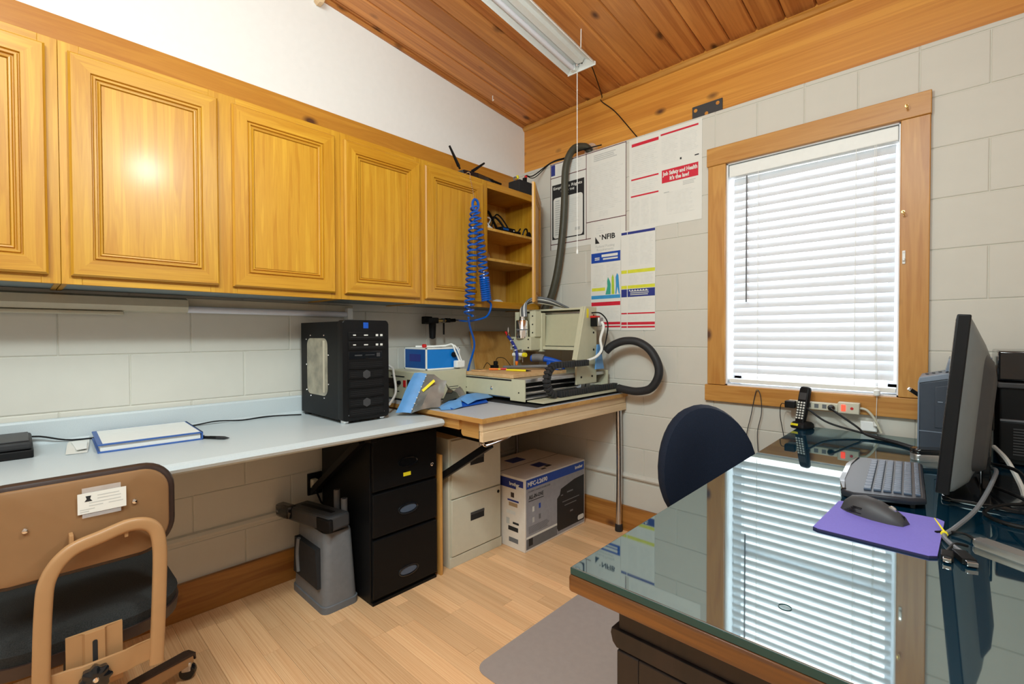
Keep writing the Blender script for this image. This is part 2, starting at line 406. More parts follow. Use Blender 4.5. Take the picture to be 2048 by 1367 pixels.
for j in range(-6, 7):
    z0, z1 = max(0, ZJ+j*BH), min(ZJ+(j+1)*BH, TOPW)
    # left wall
    zl1 = min(ZJ+(j+1)*BH, 2.2)
    k = -8 if j % 2 == 0 else -9
    while True:
        a0 = -2.026+k*BW/2; a1 = a0+BW
        if a0 > 0: break
        if a1 > -3.4 and zl1 > z0: put_block('L', max(a0, -3.4), min(a1, -.0), z0, zl1, wl)
        k += 2
    k = -12 if j % 2 else -13
    step = 2
    while True:
        a0 = 2.04+k*BW/2; a1 = a0+BW
        if j == 5: a1 = a0+BW/2; step = 1
        if a0 > 3.2: break
        c0, c1 = max(a0, 0), min(a1, 3.2)
        if c1 > c0:
            if c1 <= WX0 or c0 >= WX1 or z1 <= WZ0 or z0 >= WZ1: put_block('R', c0, c1, z0, z1, wr)
            else:
                if c0 < WX0: put_block('R', c0, WX0, z0, z1, wr)
                if c1 > WX1: put_block('R', WX1, c1, z0, z1, wr)
                m0, m1 = max(c0, WX0), min(c1, WX1)
                if z0 < WZ0 < z1: put_block('R', m0, m1, z0, WZ0, wr)
                if z0 < WZ1 < z1: put_block('R', m0, m1, WZ1, z1, wr)
        k += step
part('plaster', B().box(-.005, RY, 2.2, 0, .1, 3.4), 'drywall', wl)
part('plain_field', B().box(-.005, RY, 0, 0, -3.4, 2.2), 'block', wl)
part('plain_field', B().box(3.2, 0, 0, RX, .006, TOPW), 'block', wr)
# ledge course on both block walls
def ledge(y0, y1): return B().prism([(0,.318),(.014,.322),(.018,.332),(.012,.345),(0,.350)], 'Y', y0, y1)
struct('trim_1', ledge(-3.4, 0), 'block', 'painted rounded ledge running along the left block wall')
struct('trim_2', B().prism([(0,.318),(-.014,.322),(-.018,.332),(-.012,.345),(0,.350)], 'X', .02, 2.6), 'block', 'painted rounded ledge running along the window wall')
struct('baseboard_left', B().box(.0, -3.4, 0, .02, 0, .15, .002), 'base_y', 'brown stained pine baseboard')
struct('baseboard_right', B().box(.02, -.02, 0, 3.2, 0, .15, .002), 'base_x', 'brown stained pine baseboard')
# beam on the window wall
bm_o = struct('trim_3', B().box(-.05, .1, 2.33, RX, .24, 2.80, .004), 'beam_x', 'honey coloured laminated timber beam above the block wall')
struct('trim_4', B().prism([(.1, 2.742), (.082, 2.734), (.078, 2.722), (.09, 2.708), (.1, 2.704)], 'X', 0, RX), 'pine_x', 'thin rounded moulding along the top of the beam')
struct('trim_5', B().box(0, -3.4, 2.09, .022, .03, 2.33, .003), 'pine_y', 'pine board on the wall above the cabinets')
# ceiling
ce = struct('ceiling', B().prism([(.25, ceil_z(.25)+.03), (RY-.1, ceil_z(RY-.1)+.03), (RY-.1, ceil_z(RY-.1)+.12), (.25, ceil_z(.25)+.12)], 'X', -.2, RX+.2), 'cedar_y', 'knotty cedar board ceiling')
ang = math.atan(.105); Lc = (4.75)/math.cos(ang)
b = B().prism([(.001, .004), (.007, -.006), (.124, -.006), (.130, .004), (.130, .02), (.001, .02)], 'Y', -Lc, 0)
cpm = b.mesh('plank', 'cedar_y')
x = -.10
while x < RX:
    o = link('plank', cpm, ce); o.location = (x, .2, ceil_z(.2)+.006); o.rotation_euler = (-ang, 0, 0); x += .131
struct('trim_6', B().prism([(.1, ceil_z(.1)-.001), (RY, ceil_z(RY)-.001), (RY, ceil_z(RY)-.022), (.1, ceil_z(.1)-.022)], 'X', 0, .012), 'cedar_y', 'thin cedar strip where plaster wall meets ceiling')
# ---------------------------------------------------------------- window
win = link('window_1', None); win['kind'] = 'structure'; win['label'] = 'window with knotty pine casing'
def wpart(n, b, m): return part(n, b, m, win)
wpart('head_casing', B().box(1.398, -.026, 2.066, 2.281, 0, 2.160, .003), 'pine_x')
wpart('side_casing', B().box(1.404, -.022, .925, 1.493, 0, 2.066, .003), 'pine_z')
wpart('side_casing', B().box(2.186, -.022, .925, 2.279, 0, 2.066, .003), 'pine_z')
wpart('sill_casing', B().box(1.392, -.026, .838, 2.30, 0, .923, .003), 'pine_x')
wpart('jamb', B().box(1.490, -.004, .922, 1.500, .16, 2.065).box(2.180, -.004, .922, 2.190, .16, 2.065).box(1.49, -.004, 2.060, 2.19, .16, 2.07).box(1.49, -.004, .918, 2.19, .16, .930), 'vinyl')
fr = wpart('window_frame', B().box(1.500, .10, .93, 1.540, .15, 2.06, .003).box(2.140, .10, .93, 2.18, .15, 2.06, .003).box(1.5, .10, 2.02, 2.18, .15, 2.06, .003).box(1.5, .10, .93, 2.18, .15, .97, .003).box(1.54, .11, 1.47, 2.14, .14, 1.51, .003), 'vinyl')
for z0, z1 in ((.97, 1.47), (1.51, 2.02)): wpart('pane', B().box(1.54, .123, z0, 2.14, .127, z1), 'window_glass')
for (x, z) in ((1.449, 1.781), (1.446, 1.4305)):
    wpart('bolt', B().lathe([(.0075,0),(.0075,.003),(.004,.006),(.001,.0065)], (x, -.0215, z), 'Y', 10).xf(Matrix.Identity(4)), 'chrome')
# ---------------------------------------------------------------- blind
bl = wthing('window_blind', 'white slatted horizontal blind hanging in the pine framed window', 'blind', (1.84, .03, 2.05))
part('valance', B().box(1.503, .0, 1.995, 2.178, .055, 2.056, .004), 'white', bl)
sl = B(); n = 6; wslat = .050
prof = []
for i in range(n+1):
    u = (i/n-.5)*wslat; prof.append((u, .0035*(1-(2*u/wslat)**2)))
poly = prof+[(u, v-.0028) for u, v in prof[::-1]]
sl.prism(poly, 'X', 1.522-1.84, 2.168-1.84); slm = sl.mesh('slat', 'slat')
z = 1.972; NS = 0
while z > .97:
    o = link('slat', slm, bl); o.location = (0, 0.0, z-2.05); o.rotation_euler = (math.radians(57), 0, 0); z -= .0418; NS += 1
part('bottom_rail', B().box(1.506, .006, .938, 2.176, .056, .958, .003), 'white', bl)
for x in (1.642, 2.035): part('ladder_cord', B().cyl((x, -.001, .96), (x, -.001, 2.0), .0012, seg=6).cyl((x, .055, .96), (x, .055, 2.0), .0012, seg=6), 'white', bl)
part('tilt_wand', B().cyl((1.592, -.012, 1.35), (1.590, -.006, 1.985), .0035, seg=8), 'grey', bl)
part('pull_cord', B().tube([(2.10, -.012, 1.99), (2.103, -.02, 1.5), (2.115, -.033, .95)], .0011, 6).tube([(2.106, -.012, 1.99), (2.108, -.02, 1.5), (2.119, -.033, .95)], .0011, 6).tube([(2.118, -.034, .93), (2.116, -.036, .82)], .0011, 6, 0), 'white', bl)
part('tassel', B().lathe([(.003,.0),(.011,-.004),(.012,-.022),(.009,-.026)], (2.118, -.040, .952), 'Z', 10).lathe([(.003,.0),(.009,-.003),(.010,-.024),(.007,-.027)], (2.116, -.036, .822), 'Z', 10), 'white', bl)
# hooks on the casing
def hook(x, y, z, label):
    h = wthing('cup_hook', label, 'hook', (x, y, z), 'brass hooks screwed into the window casing')
    part('shank', B().cyl((x, y, z), (x, y-.016, z), .0022, seg=6).lathe([(.006,0),(.006,-.002)], (x, y, z), 'Y', 8), 'brass', h)
    part('hook_curl', B().tube([(x, y-.016, z), (x+.004, y-.022, z-.006), (x+.006, y-.022, z-.014), (x+.004, y-.014, z-.019), (x+.001, y-.010, z-.013)], .002, 6), 'brass', h)
hook(2.204, -.026, 2.118, 'small brass cup hook screwed into the head casing of the window')
hook(2.196, -.022, 1.69, 'small brass cup hook high on the window casing above the white latch')
lt = wthing('casing_latch', 'small white metal latch screwed on the side casing of the window', 'latch', (2.20, -.022, 1.50))
part('plate', B().box(2.195, -.027, 1.475, 2.205, -.022, 1.53, .0015), 'white', lt); part('lever', B().box(2.196, -.038, 1.487, 2.204, -.027, 1.497, .002), 'white', lt)
part('screw', B().lathe([(.003,0),(.002,.002)], (2.2, -.0285, 1.522), 'Y', 8), 'chrome', lt)
# ================================================================ WALL CABINETS
CZ0, CZ1, CF = 1.352, 2.107, .32
def sweep_rect(b, y0, y1, z0, z1, prof, mats=('oak_v','oak_h'), xf=0.):
    # prof: list of (inset, x) ; mitred frame, faces of stiles and rails get their own grain
    loops = []
    for ins, x in prof:
        loops.append([b.bm.verts.new((xf+x, yy, zz)) for yy, zz in ((y0+ins, z0+ins), (y1-ins, z0+ins), (y1-ins, z1-ins), (y0+ins, z1-ins))])
    for m in mats: b.use(m)
    for a, c in zip(loops, loops[1:]):
        for i in range(4):
            f = b.bm.faces.new((a[i], a[(i+1)%4], c[(i+1)%4], c[i])); f.material_index = b.mats.index(mats[1] if i in (0, 2) else mats[0]); f[b.fl] = 1
    return b
FRAME = [(0,0), (0,.012), (.006,.019), (.052,.019), (.0545,.012), (.0565,.012), (.059,.0185), (.064,.0185), (.0665,.010), (.069,.010), (.072,.0155), (.076,.0145), (.079,.007), (.081,.007)]
def door(parent, y0, y1, z0=1.378, z1=2.078, open_ang=0., knob=False):
    # built at its hinge edge (y1) so that it can swing
    wd_ = y1-y0
    b = sweep_rect(B(), -wd_, 0, z0, z1, FRAME)
    lo = [b.bm.verts.new((0, yy, zz)) for yy, zz in ((-wd_, z0), (0, z0), (0, z1), (-wd_, z1))]
    b.bm.faces.new(lo).material_index = 0
    b.xf(Matrix.Rotation(open_ang, 4, 'Z')); b.xf(Matrix.Translation((CF+.0015, y1, 0)))
    d = part('door', b, None, parent)
    p = B().box(.003, -wd_+.0795, z0+.0795, .0100, -.0795, z1-.0795); p.xf(Matrix.Rotation(open_ang, 4, 'Z')); p.xf(Matrix.Translation((CF+.0015, y1, 0)))
    part('panel', p, 'oak_v', d)
    return d
def carcass(parent, y0, y1, stiles, open_bay=None):
    # closed box with a face frame
    part('side', B().box(.002, y0+.001, CZ0, CF-.019, y0+.014, CZ1-.001), 'oak_v', parent)
    part('side', B().box(.002, y1-.014, CZ0, CF-.019, y1-.001, CZ1-.001), 'oak_v', parent)
    part('top', B().box(.002, y0+.014, CZ1-.016, CF-.019, y1-.014, CZ1-.002), 'oak_x', parent)
    part('bottom', B().box(.002, y0+.014, CZ0+.004, CF-.019, y1-.014, CZ0+.02), 'greyunder', parent, 'grey painted underside of cabinet')
    part('back', B().box(.002, y0+.014, CZ0+.02, .008, y1-.014, CZ1-.016), 'oak_in', parent)
    for s0, s1 in stiles: part('stile', B().box(CF-.019, s0, CZ0, CF, s1, CZ1, .001), 'oak_v', parent)
    for a, c in zip(stiles, stiles[1:]):
        part('rail', B().box(CF-.019, a[1], CZ0, CF, c[0], CZ0+.04, .001), 'oak_h', parent)
        part('rail', B().box(CF-.019, a[1], CZ1-.042, CF, c[0], CZ1, .001), 'oak_h', parent)
cA = wthing('wall_cabinet', 'oak wall cabinet with paired doors, at the far end from the window wall', 'cabinet', (.16, -2.9, CZ0), 'oak wall cabinets')
carcass(cA, -3.345, -2.4345, [(-3.345,-3.30), (-2.92,-2.88), (-2.478,-2.4345)]); door(cA, -3.33, -2.915); door(cA, -2.885, -2.462)
cB = wthing('wall_cabinet', 'wide oak wall cabinet with two closed doors over the binder and pen', 'cabinet', (.16, -1.97, CZ0), 'oak wall cabinets')
carcass(cB, -2.4335, -1.5165, [(-2.4335,-2.385), (-2.03,-1.94), (-1.562,-1.5165)]); door(cB, -2.412, -2.004); door(cB, -1.957, -1.548)
cC = wthing('wall_cabinet', 'narrow single door oak wall cabinet above the black computer tower', 'cabinet', (.16, -1.29, CZ0), 'oak wall cabinets')
carcass(cC, -1.5155, -1.0755, [(-1.5155,-1.475), (-1.115,-1.0755)]); door(cC, -1.502, -1.092)
cD = wthing('wall_cabinet', 'oak wall cabinet with its end door swung open showing shelves', 'cabinet', (.16, -.6, CZ0), 'oak wall cabinets')
carcass(cD, -1.0745, -.100, [(-1.0745,-1.03), (-.645,-.594), (-.145,-.100)]); door(cD, -1.056, -.640); door(cD, -.545, -.122, open_ang=math.radians(35))
part('divider', B().box(.01, -.628, CZ0+.02, CF-.02, -.612, CZ1-.016), 'oak_v', cD)
for z in (1.655, 1.838): part('shelf', B().box(.01, -.610, z-.016, .300, -.116, z, .001), 'oak_in', cD)
part('hinge', B().box(CF+.002, -.12, 1.45, CF+.014, -.108, 1.50, .002).box(CF+.002, -.12, 1.96, CF+.014, -.108, 2.01, .002), 'brass', cD)
# things on the open shelves
def coil(cx, cy, z, r, turns, rad, tilt=0.):
    pts = []
    for i in range(int(turns*12)+1):
        a = i*math.pi/6; rr = r*(1+.05*math.sin(i*1.7)); pts.append((cx+rr*math.cos(a), cy+rr*math.sin(a), z+rad*(1+.4*(i//12))+tilt*math.cos(a)))
    return B().tube(pts, rad, 6, 3)
single('white_cable', coil(.24, -.54, 1.838, .045, 2.5, .005).tube([(.285,-.54,1.846),(.27,-.57,1.90),(.25,-.50,1.905),(.20,-.50,1.85)], .005, 6), 'white', 'coiled white cable on the upper open shelf', 'cable', (.24, -.54, 1.838))
single('black_cable', coil(.15, -.38, 1.838, .07, 4, .006, .01).tube([(.2,-.50,1.846),(.19,-.47,1.97),(.17,-.40,1.93),(.16,-.33,1.85)], .008, 6).tube([(.12,-.42,1.85),(.13,-.36,1.965),(.15,-.29,1.92),(.16,-.27,1.85)], .007, 6).tube([(.13,-.39,1.85),(.14,-.34,1.985),(.16,-.26,1.92),(.17,-.24,1.85)], .005, 6), 'black', 'tangle of black cables heaped at the back of the upper open shelf', 'cable', (.15, -.38, 1.838))
md = wthing('modem', 'small flat black box with blue label on the upper open shelf', 'modem', (.25, -.37, 1.838))
part('case', B().box(.235, -.44, 1.838, .292, -.315, 1.868, .004), 'black', md); part('label_plate', B().box(.292, -.43, 1.848, .2925, -.38, 1.861), 'blue_dark', md); part('light', B().box(.292, -.335, 1.85, .293, -.328, 1.857), 'white', md)
ad = wthing('power_adapter', 'black power adapter lying near the end of the upper open shelf', 'adapter', (.25, -.27, 1.838))
part('block', B().box(.23, -.295, 1.838, .285, -.255, 1.860, .004), 'black', ad); part('cord', B().tube([(.25,-.255,1.85),(.26,-.235,1.885),(.24,-.22,1.89),(.22,-.24,1.843)], .003, 6), 'black', ad)
hs = wthing('headset', 'black curled headset leaning on the cabinet side', 'headset', (.26, -.16, 1.838))
part('band', B().tube([(.26,-.215,1.845),(.27,-.205,1.885),(.26,-.17,1.895),(.25,-.15,1.86)], .005, 6), 'black', hs); part('ear_pad', B().lathe([(.014,0),(.018,.006),(.018,.016),(.012,.02)], (.262,-.165,1.858), 'X', 12).lathe([(.018,0),(.02,.01),(.016,.02)], (.25,-.145,1.8385), 'Z', 12), 'black', hs)
bg_ = B(); random.seed(3)
bg_.loft([[( .20+.05*math.cos(a)*k+.01*random.random(), -.55+.06*math.sin(a)*k+.01*random.random(), 1.655+h) for a in [i*math.pi/5 for i in range(10)]] for k, h in ((.9,.001),(1.1,.02),(.9,.05),(.5,.075),(.65,.10))])
single('plastic_bag', bg_, 'clear', 'crumpled clear plastic bag on the middle open shelf', 'bag', (.2, -.55, 1.655))
single('packing_wrap', B().loft([[(.22+.06*math.cos(a)*k, -.46+.09*math.sin(a)*k, CZ0+.02+h+.006*math.sin(3*a)) for a in [i*math.pi/6 for i in range(12)]] for k, h in ((1,.008),(1.05,.018),(.8,.032),(.4,.036))]), 'white', 'flat white wrapping film on the cabinet floor', 'wrap', (.22, -.46, CZ0+.02))
single('hanging_wire', B().tube([(.016,-.32,1.83),(.018,-.325,1.70),(.014,-.33,1.66)], .006, 6).tube([(.016,-.33,1.63),(.018,-.34,1.5),(.02,-.33,1.376)], .006, 6).tube([(.02,-.32,1.45),(.06,-.40,1.42),(.1,-.46,1.40),(.12,-.48,1.378)], .002, 5).tube([(.02,-.30,1.38),(.06,-.34,1.42),(.09,-.38,1.378)], .002, 5), 'black', 'thin black wires running down the back of the open cabinet', 'wire', (.016, -.33, 1.376))
# things on top of the cabinets
rtr = wthing('wifi_router', 'flat black wireless router with raised antennas on the cabinet top', 'router', (.2, -.66, CZ1))
part('case', B().prism([(.12,-.80),(.30,-.76),(.315,-.66),(.30,-.52),(.12,-.50)], 'Z', CZ1, CZ1+.032, .006), 'black_gloss', rtr)
def antenna(p0, p1, w=.010): 
    p0, p1 = Vector(p0), Vector(p1)
    return B().cyl(p0, p0+(p1-p0)*.12, .006, .006, 8).cyl(p0+(p1-p0)*.12, p1, w, w*.6, 6)
for p0, p1 in (((.29,-.78,CZ1+.03),(.30,-.865,CZ1+.135)), ((.29,-.70,CZ1+.03),(.285,-.585,CZ1+.115)), ((.29,-.66,CZ1+.028),(.305,-.46,CZ1+.014))): part('antenna', antenna(p0, p1), 'black', rtr)
bb = wthing('black_box', 'small black speaker-like box on the cabinet top by the corner', 'box', (.24, -.2, CZ1))
part('case', B().box(.19, -.275, CZ1, .29, -.135, CZ1+.095, .004), 'black_matte', bb); part('plug', B().box(.235, -.185, CZ1+.095, .26, -.165, CZ1+.135, .003), 'black', bb); part('red_collar', B().lathe([(.008,0),(.010,.004),(.010,.016),(.007,.02)], (.248,-.165,CZ1+.132), 'Z', 10), 'red', bb); part('yellow_plug', B().lathe([(.007,0),(.009,.004),(.009,.02),(.005,.024)], (.232,-.23,CZ1+.118), 'Z', 10), 'yellow', bb); part('stub_wire', B().tube([(.23,-.25,CZ1+.095),(.225,-.26,CZ1+.118),(.228,-.245,CZ1+.128),(.232,-.23,CZ1+.121)], .004, 6), 'midgrey', bb)
single('black_wire', B().tube([(.248,-.160,CZ1+.155),(.26,-.10,CZ1+.166),(.33,.012,CZ1+.268),(.45,.03,2.385),(.55,.03,2.40),(.7,.06,2.405)], .004, 6).tube([(.248,-.166,CZ1+.154),(.27,-.10,CZ1+.15),(.32,.012,CZ1+.262),(.45,.03,2.375)], .003, 6), 'black', 'pair of black wires looping from the small box over the wall top', 'wire', (.3, .0, 2.3))
single('yellow_ring', B().tube([(.06,-1.0+.03*math.cos(a),CZ1+.033+.03*math.sin(a)) for a in [i*math.pi/4 for i in range(8)]], .005, 6, 4, True), 'yellow', 'small yellow ring peeping over the cabinet top', 'ring', (.06, -1.0, CZ1))
# ================================================================ LIGHT UNDER THE CABINETS
ul = wthing('under_cabinet_light', 'long tan strip light mounted on the block wall under the cabinets', 'light', (.03, -2.0, 1.28))
part('housing', B().prism([(.001,1.345),(.05,1.335),(.06,1.305),(.045,1.285),(.001,1.280)], 'Y', -3.0, -2.045), 'tanmetal', ul)
part('diffuser', B().box(.01, -2.98, 1.268, .05, -2.25, 1.282, .005), 'tanmetal', ul)
part('tube', B().cyl((.032, -2.045, 1.297), (.032, -1.34, 1.297), .014), 'tube_white', ul)
part('back_channel', B().box(.001, -2.045, 1.300, .02, -1.30, 1.345, .003), 'tanmetal', ul)
part('socket', B().box(.001, -1.345, 1.27, .05, -1.315, 1.33, .004), 'white', ul)
# ================================================================ LONG COUNTER
zc = .808
ct = wthing('countertop', 'long pale grey laminate countertop with rounded front and low backsplash', 'countertop', (.34, -2.1, .77))
prof = [(.0,zc-.036),(.648,zc-.036),(.666,zc-.034),(.678,zc-.026),(.683,zc-.016),(.678,zc-.005),(.664,zc),(.04,zc),(.03,zc+.004),(.026,zc+.012),(.026,zc+.078),(.022,zc+.085),(.004,zc+.086),(.0,zc+.08)]
part('slab', B().prism(prof[:7]+[(.0,zc)], 'Y', -3.4, -1.212), 'counter', ct)
part('backsplash', B().prism([(.0,zc),(.036,zc),(.029,zc+.004),(.026,zc+.012)]+prof[10:], 'Y', -3.4, -1.212), 'counter', ct)
part('end_cap', B().prism(prof[:7]+[(.0,zc)], 'Y', -1.212, -1.2105), 'grey', ct)
# wall bracket of black steel carrying counter and bench
br = wthing('steel_bracket', 'black steel wall bracket with diagonal strut under the workbench', 'bracket', (.4, -1.07, .3))
def bar(p0, p1, w, h):
    p0, p1 = Vector(p0), Vector(p1); d = p1-p0; q = d.to_track_quat('X', 'Z').to_matrix().to_4x4()
    return B().box(0, -w/2, -h/2, d.length, w/2, h/2, .002, M=Matrix.Translation(p0) @ q)
part('arm', bar((.005,-1.07,.726), (.838,-1.07,.708), .028, .03), 'black_metal', br)
part('strut', bar((.005,-1.07,.180), (.832,-1.07,.692), .028, .032), 'black_metal', br)
part('bolt', B().cyl((.832,-1.088,.70), (.832,-1.05,.70), .008, seg=8), 'chrome', br)
br2 = wthing('steel_bracket', 'black steel wall bracket under the counter behind the shredder', 'bracket', (.3, -1.56, .3))
part('arm', bar((.005,-1.52,.755), (.60,-1.52,.755), .03, .03), 'black_metal', br2)
part('strut', bar((.005,-1.52,.40), (.50,-1.52,.735), .03, .03), 'black_metal', br2)
# ---- things on the counter
bd = thing('binder', 'closed blue binder with a white cover sheet on the grey counter', 'binder', (.200, -2.208, zc), math.radians(-2))
part('cover', B().box(-.148, -.145, 0, .148, .145, .005, .001).box(-.148, -.145, .024, .148, .145, .029, .001).box(-.148, .140, .0, .148, .145, .029, .001), 'blue_book', bd)
part('pages', B().box(-.140, -.138, .005, .140, .138, .024), 'paper', bd)
part('cover_sheet', B().box(-.138, -.132, .029, .140, .136, .0297), 'white', bd)
pp = thing('paper_slip', 'loose folded white paper slip beside the blue binder', 'paper', (.175, -2.39, zc), math.radians(-5))
part('sheet', B().loft([[(-.13,-.03,.001+k),( -.05,-.032,.006+k),(.05,-.03,.010+k),(.12,-.03,.002+k),(.12,.022,.001+k),(.05,.024,.007+k),(-.05,.025,.004+k),(-.13,.025,.001+k)] for k in (0, .0008)]), 'paper', pp)
part('flap', B().prism([(-.06,-.022),(.11,-.004),(.10,.02),(-.04,.02)], 'Z', .0105, .0113), 'white', pp)
pe = thing('pen', 'black ballpoint pen lying on the grey counter', 'pen', (.372, -2.045, zc), math.radians(36))
part('barrel', B().lathe([(.004,-.068),(.0056,-.066),(.006,.02),(.0055,.045)], (0,0,.0065), 'X', 12), 'black', pe); part('grip', B().lathe([(.0062,.02),(.0065,.03),(.006,.05),(.002,.066),(.001,.07)], (0,0,.0065), 'X', 12), 'rubber', pe); part('clip', B().box(-.066,-.002,.012,-.03,.002,.0145,.0008), 'black_gloss', pe); part('imprint', B().box(-.03,-.003,.0122,-.008,.003,.0127), 'grey_print', pe)
bx = thing('foam_case', 'low black foam-topped case at the end of the counter', 'case', (.10, -2.62, zc), 0)
part('base', B().box(-.055, -.12, 0, .155, .12, .026, .004), 'black', bx); part('foam_top', B().box(-.053, -.118, .027, .152, .118, .052, .008), 'rubber', bx); part('pad', B().box(-.04, -.11, .052, .14, .11, .056, .002), 'darkgrey', bx)
single('thin_cable', B().tube([(.05,-2.75,zc+.005),(.035,-2.62,zc+.02),(.045,-2.5,zc+.035),(.04,-2.4,zc+.006),(.034,-2.25,zc+.004)], .003, 6).tube([(.034,-2.25,zc+.004),(.04,-2.05,zc+.004),(.045,-1.95,zc+.012),(.05,-1.85,zc+.004),(.04,-1.75,zc+.005),(.06,-1.66,zc+.003),(.10,-1.61,zc+.004)], .003, 6), 'black', 'thin black cable lying along the counter backsplash', 'cable', (.04, -2.2, zc))
# ---- computer tower
ty0, ty1, tx0, tx1, tz1 = -1.585, -1.372, .045, .478, 1.252
tw = wthing('computer_tower', 'tall black computer tower with clear side window on the counter', 'computer', (.26, -1.48, zc))
part('case', B().prism([(ty0,zc+.014),(ty1,zc+.014),(ty1,tz1-.004),(ty0,tz1-.004)], 'X', tx0, tx1-.05, .002), 'black_metal', tw)
part('front_bezel', B().prism(rrect(ty0-.004, zc+.012, ty1+.004, tz1+.002, .014), 'X', tx1-.05, tx1-.004, .004), 'black', tw)
sw = part('side_window', B().prism(rrect(.115, .915, .325, 1.175, .035), 'Y', ty0-.0012, ty0+.001), 'silver_bag', tw, 'clear side window showing the parts inside')
for f in sw.data.materials: pass
sw.data.materials.clear(); sw.data.materials.append(pm('sidewin', srgb(150,142,122), .15, var=.35, scale=16, coat=.3))
part('window_trim', B().box(.282, ty0-.0022, .93, .298, ty0-.0012, 1.165, .0004), 'tanmetal', tw)
for x, z in ((.105,.93),(.105,1.05),(.105,1.17),(.15,.905),(.29,.905),(.15,1.188),(.29,1.188),(.333,.97),(.333,1.10)): part('rivet', B().lathe([(.0035,0),(.003,-.0015),(.001,-.002)], (x, ty0, z), 'Y', 8), 'chrome', tw)
fx = tx1-.004
zz = tz1-.05
for k in range(2):
    dv = part('disc_drive', B().box(fx-.01, ty0+.022, zz-.036, fx+.004, ty1-.018, zz, .002), 'darkgrey' if False else 'black', tw)
    part('marking', B().box(fx+.004, ty0+.042, zz-.016, fx+.0045, ty0+.055, zz-.011), 'lgrey_print', dv)
    for ya, yb, h_ in ((.093,.112,.0025),(.15,.162,.0045),(.172,.184,.0045)): part('marking', B().box(fx+.004, ty0+ya, zz-.0135-h_, fx+.0045, ty0+yb, zz-.0135+h_), 'lgrey_print', dv)
    part('tray_slot', B().box(fx+.004, ty0+.03, zz-.024, fx+.0043, ty1-.026, zz-.0228), 'darkgrey', dv); zz -= .042
cr = part('card_reader', B().box(fx-.01, ty0+.022, zz-.034, fx+.002, ty1-.03, zz, .002), 'black_gloss', tw)
part('slot', B().box(fx+.002, ty0+.05, zz-.02, fx+.0025, ty0+.085, zz-.014).box(fx+.002, ty0+.10, zz-.018, fx+.0025, ty0+.145, zz-.015).box(fx+.002, ty0+.155, zz-.025, fx+.0025, ty0+.172, zz-.008), 'darkgrey', cr); zz -= .04
n = 0
while zz > zc+.06:
    bp = part('drive_bay_cover', B().prism([(ty0+.022,zz-.036),(ty0+.10,zz-.0385),(ty1-.022,zz-.036),(ty1-.022,zz),(ty0+.10,zz-.003),(ty0+.022,zz)], 'X', fx-.008, fx+.003, .0015), 'black', tw)
    part('mesh_grille', B().box(fx+.003, ty0+.03, zz-.010, fx+.0036, ty1-.03, zz-.0088).box(fx+.003, ty0+.03, zz-.018, fx+.0036, ty1-.03, zz-.0168).box(fx+.003, ty0+.03, zz-.026, fx+.0036, ty1-.03, zz-.0248), 'rubber', bp)
    if n in (1, 4): part('fan_badge', B().lathe([(.02,0),(.02,.0012),(.017,.0016)], (fx+.0032, ty0+.105, zz-.02), 'X', 6), 'darkgrey', bp)
    zz -= .041; n += 1
part('badge', B().box(fx, ty0+.092, tz1-.034, fx+.0015, ty0+.116, tz1-.008, .0008), 'blue_tool', tw)
part('lower_trim', B().box(fx-.004, ty0+.02, zc+.034, fx+.002, ty1-.02, zc+.039, .001), 'midgrey', tw)
for y in (ty0+.02, ty1-.02):
    for x in (tx0+.03, tx1-.035): part('foot', B().lathe([(.016,0),(.018,.004),(.018,.014)], (x, y, zc), 'Z', 12), 'chrome' if x > .3 else 'rubber', tw)
# ================================================================ WORKBENCH TABLE
zt = .838; TX, TY = .925, -1.205
tb = wthing('workbench', 'wooden workbench with pale grey top and pine apron in the corner', 'table', (.46, -.6, 0))
part('tabletop', B().box(.004, TY, zt-.022, TX, -.004, zt-.002), 'board_palex', tb)
part('laminate_sheet', B().box(.004, TY+.004, zt-.002, TX-.004, -.006, zt), 'tablelam', tb)
part('apron_board', B().box(TX-.034, TY+.012, zt-.060, TX-.012, -.006, zt-.022, .002), 'board_pale', tb)
part('apron_board', B().box(TX-.032, TY+.012, zt-.104, TX-.010, -.006, zt-.061, .002), 'board_pale', tb)
part('end_apron', B().prism(rrect(.755, zt-.098, TX-.046, zt-.022, .012), 'Y', TY+.03, TY+.052, .002), 'board_palex', tb)
part('end_rail', B().box(.30, TY+.016, zt-.07, .755, TY+.032, zt-.022), 'board_palex', tb)
part('back_rail', B().box(.01, TY+.02, zt-.09, .035, -.01, zt-.022), 'board_pale', tb)
part('corner_clip', B().box(TX-.044, TY+.020, zt-.122, TX-.036, TY+.036, zt-.024, .001), 'steel', tb)
lg = part('leg', B().tube([(.89,-.048,.03),(.893,-.048,.4),(.888,-.05,zt-.022)], .018, 14), 'steel', tb, 'bare steel tube leg'); part('foot', B().lathe([(.022,0),(.0235,.004),(.022,.040),(.018,.044)], (.89,-.048,.0005), 'Z', 14), 'rubber', lg)
lg = part('leg', B().cyl((.06,-.06,.03), (.06,-.06,zt-.022), .0135), 'steel', tb); part('foot', B().lathe([(.019,0),(.02,.004),(.019,.036),(.015,.04)], (.06,-.06,.0005), 'Z', 14), 'rubber', lg)
part('latch', B().tube([(TX-.03,TY+.03,zt-.112),(TX-.025,TY+.05,zt-.124),(TX-.025,TY+.16,zt-.112),(TX-.03,TY+.20,zt-.106)], .006, 8), 'chrome', tb)
single('rubber_mat', B().box(.30, -.835, zt, .905, -.035, zt+.004, .001), 'rubber', 'thin black rubber mat under the beige milling machine', 'mat', (.6, -.45, zt))
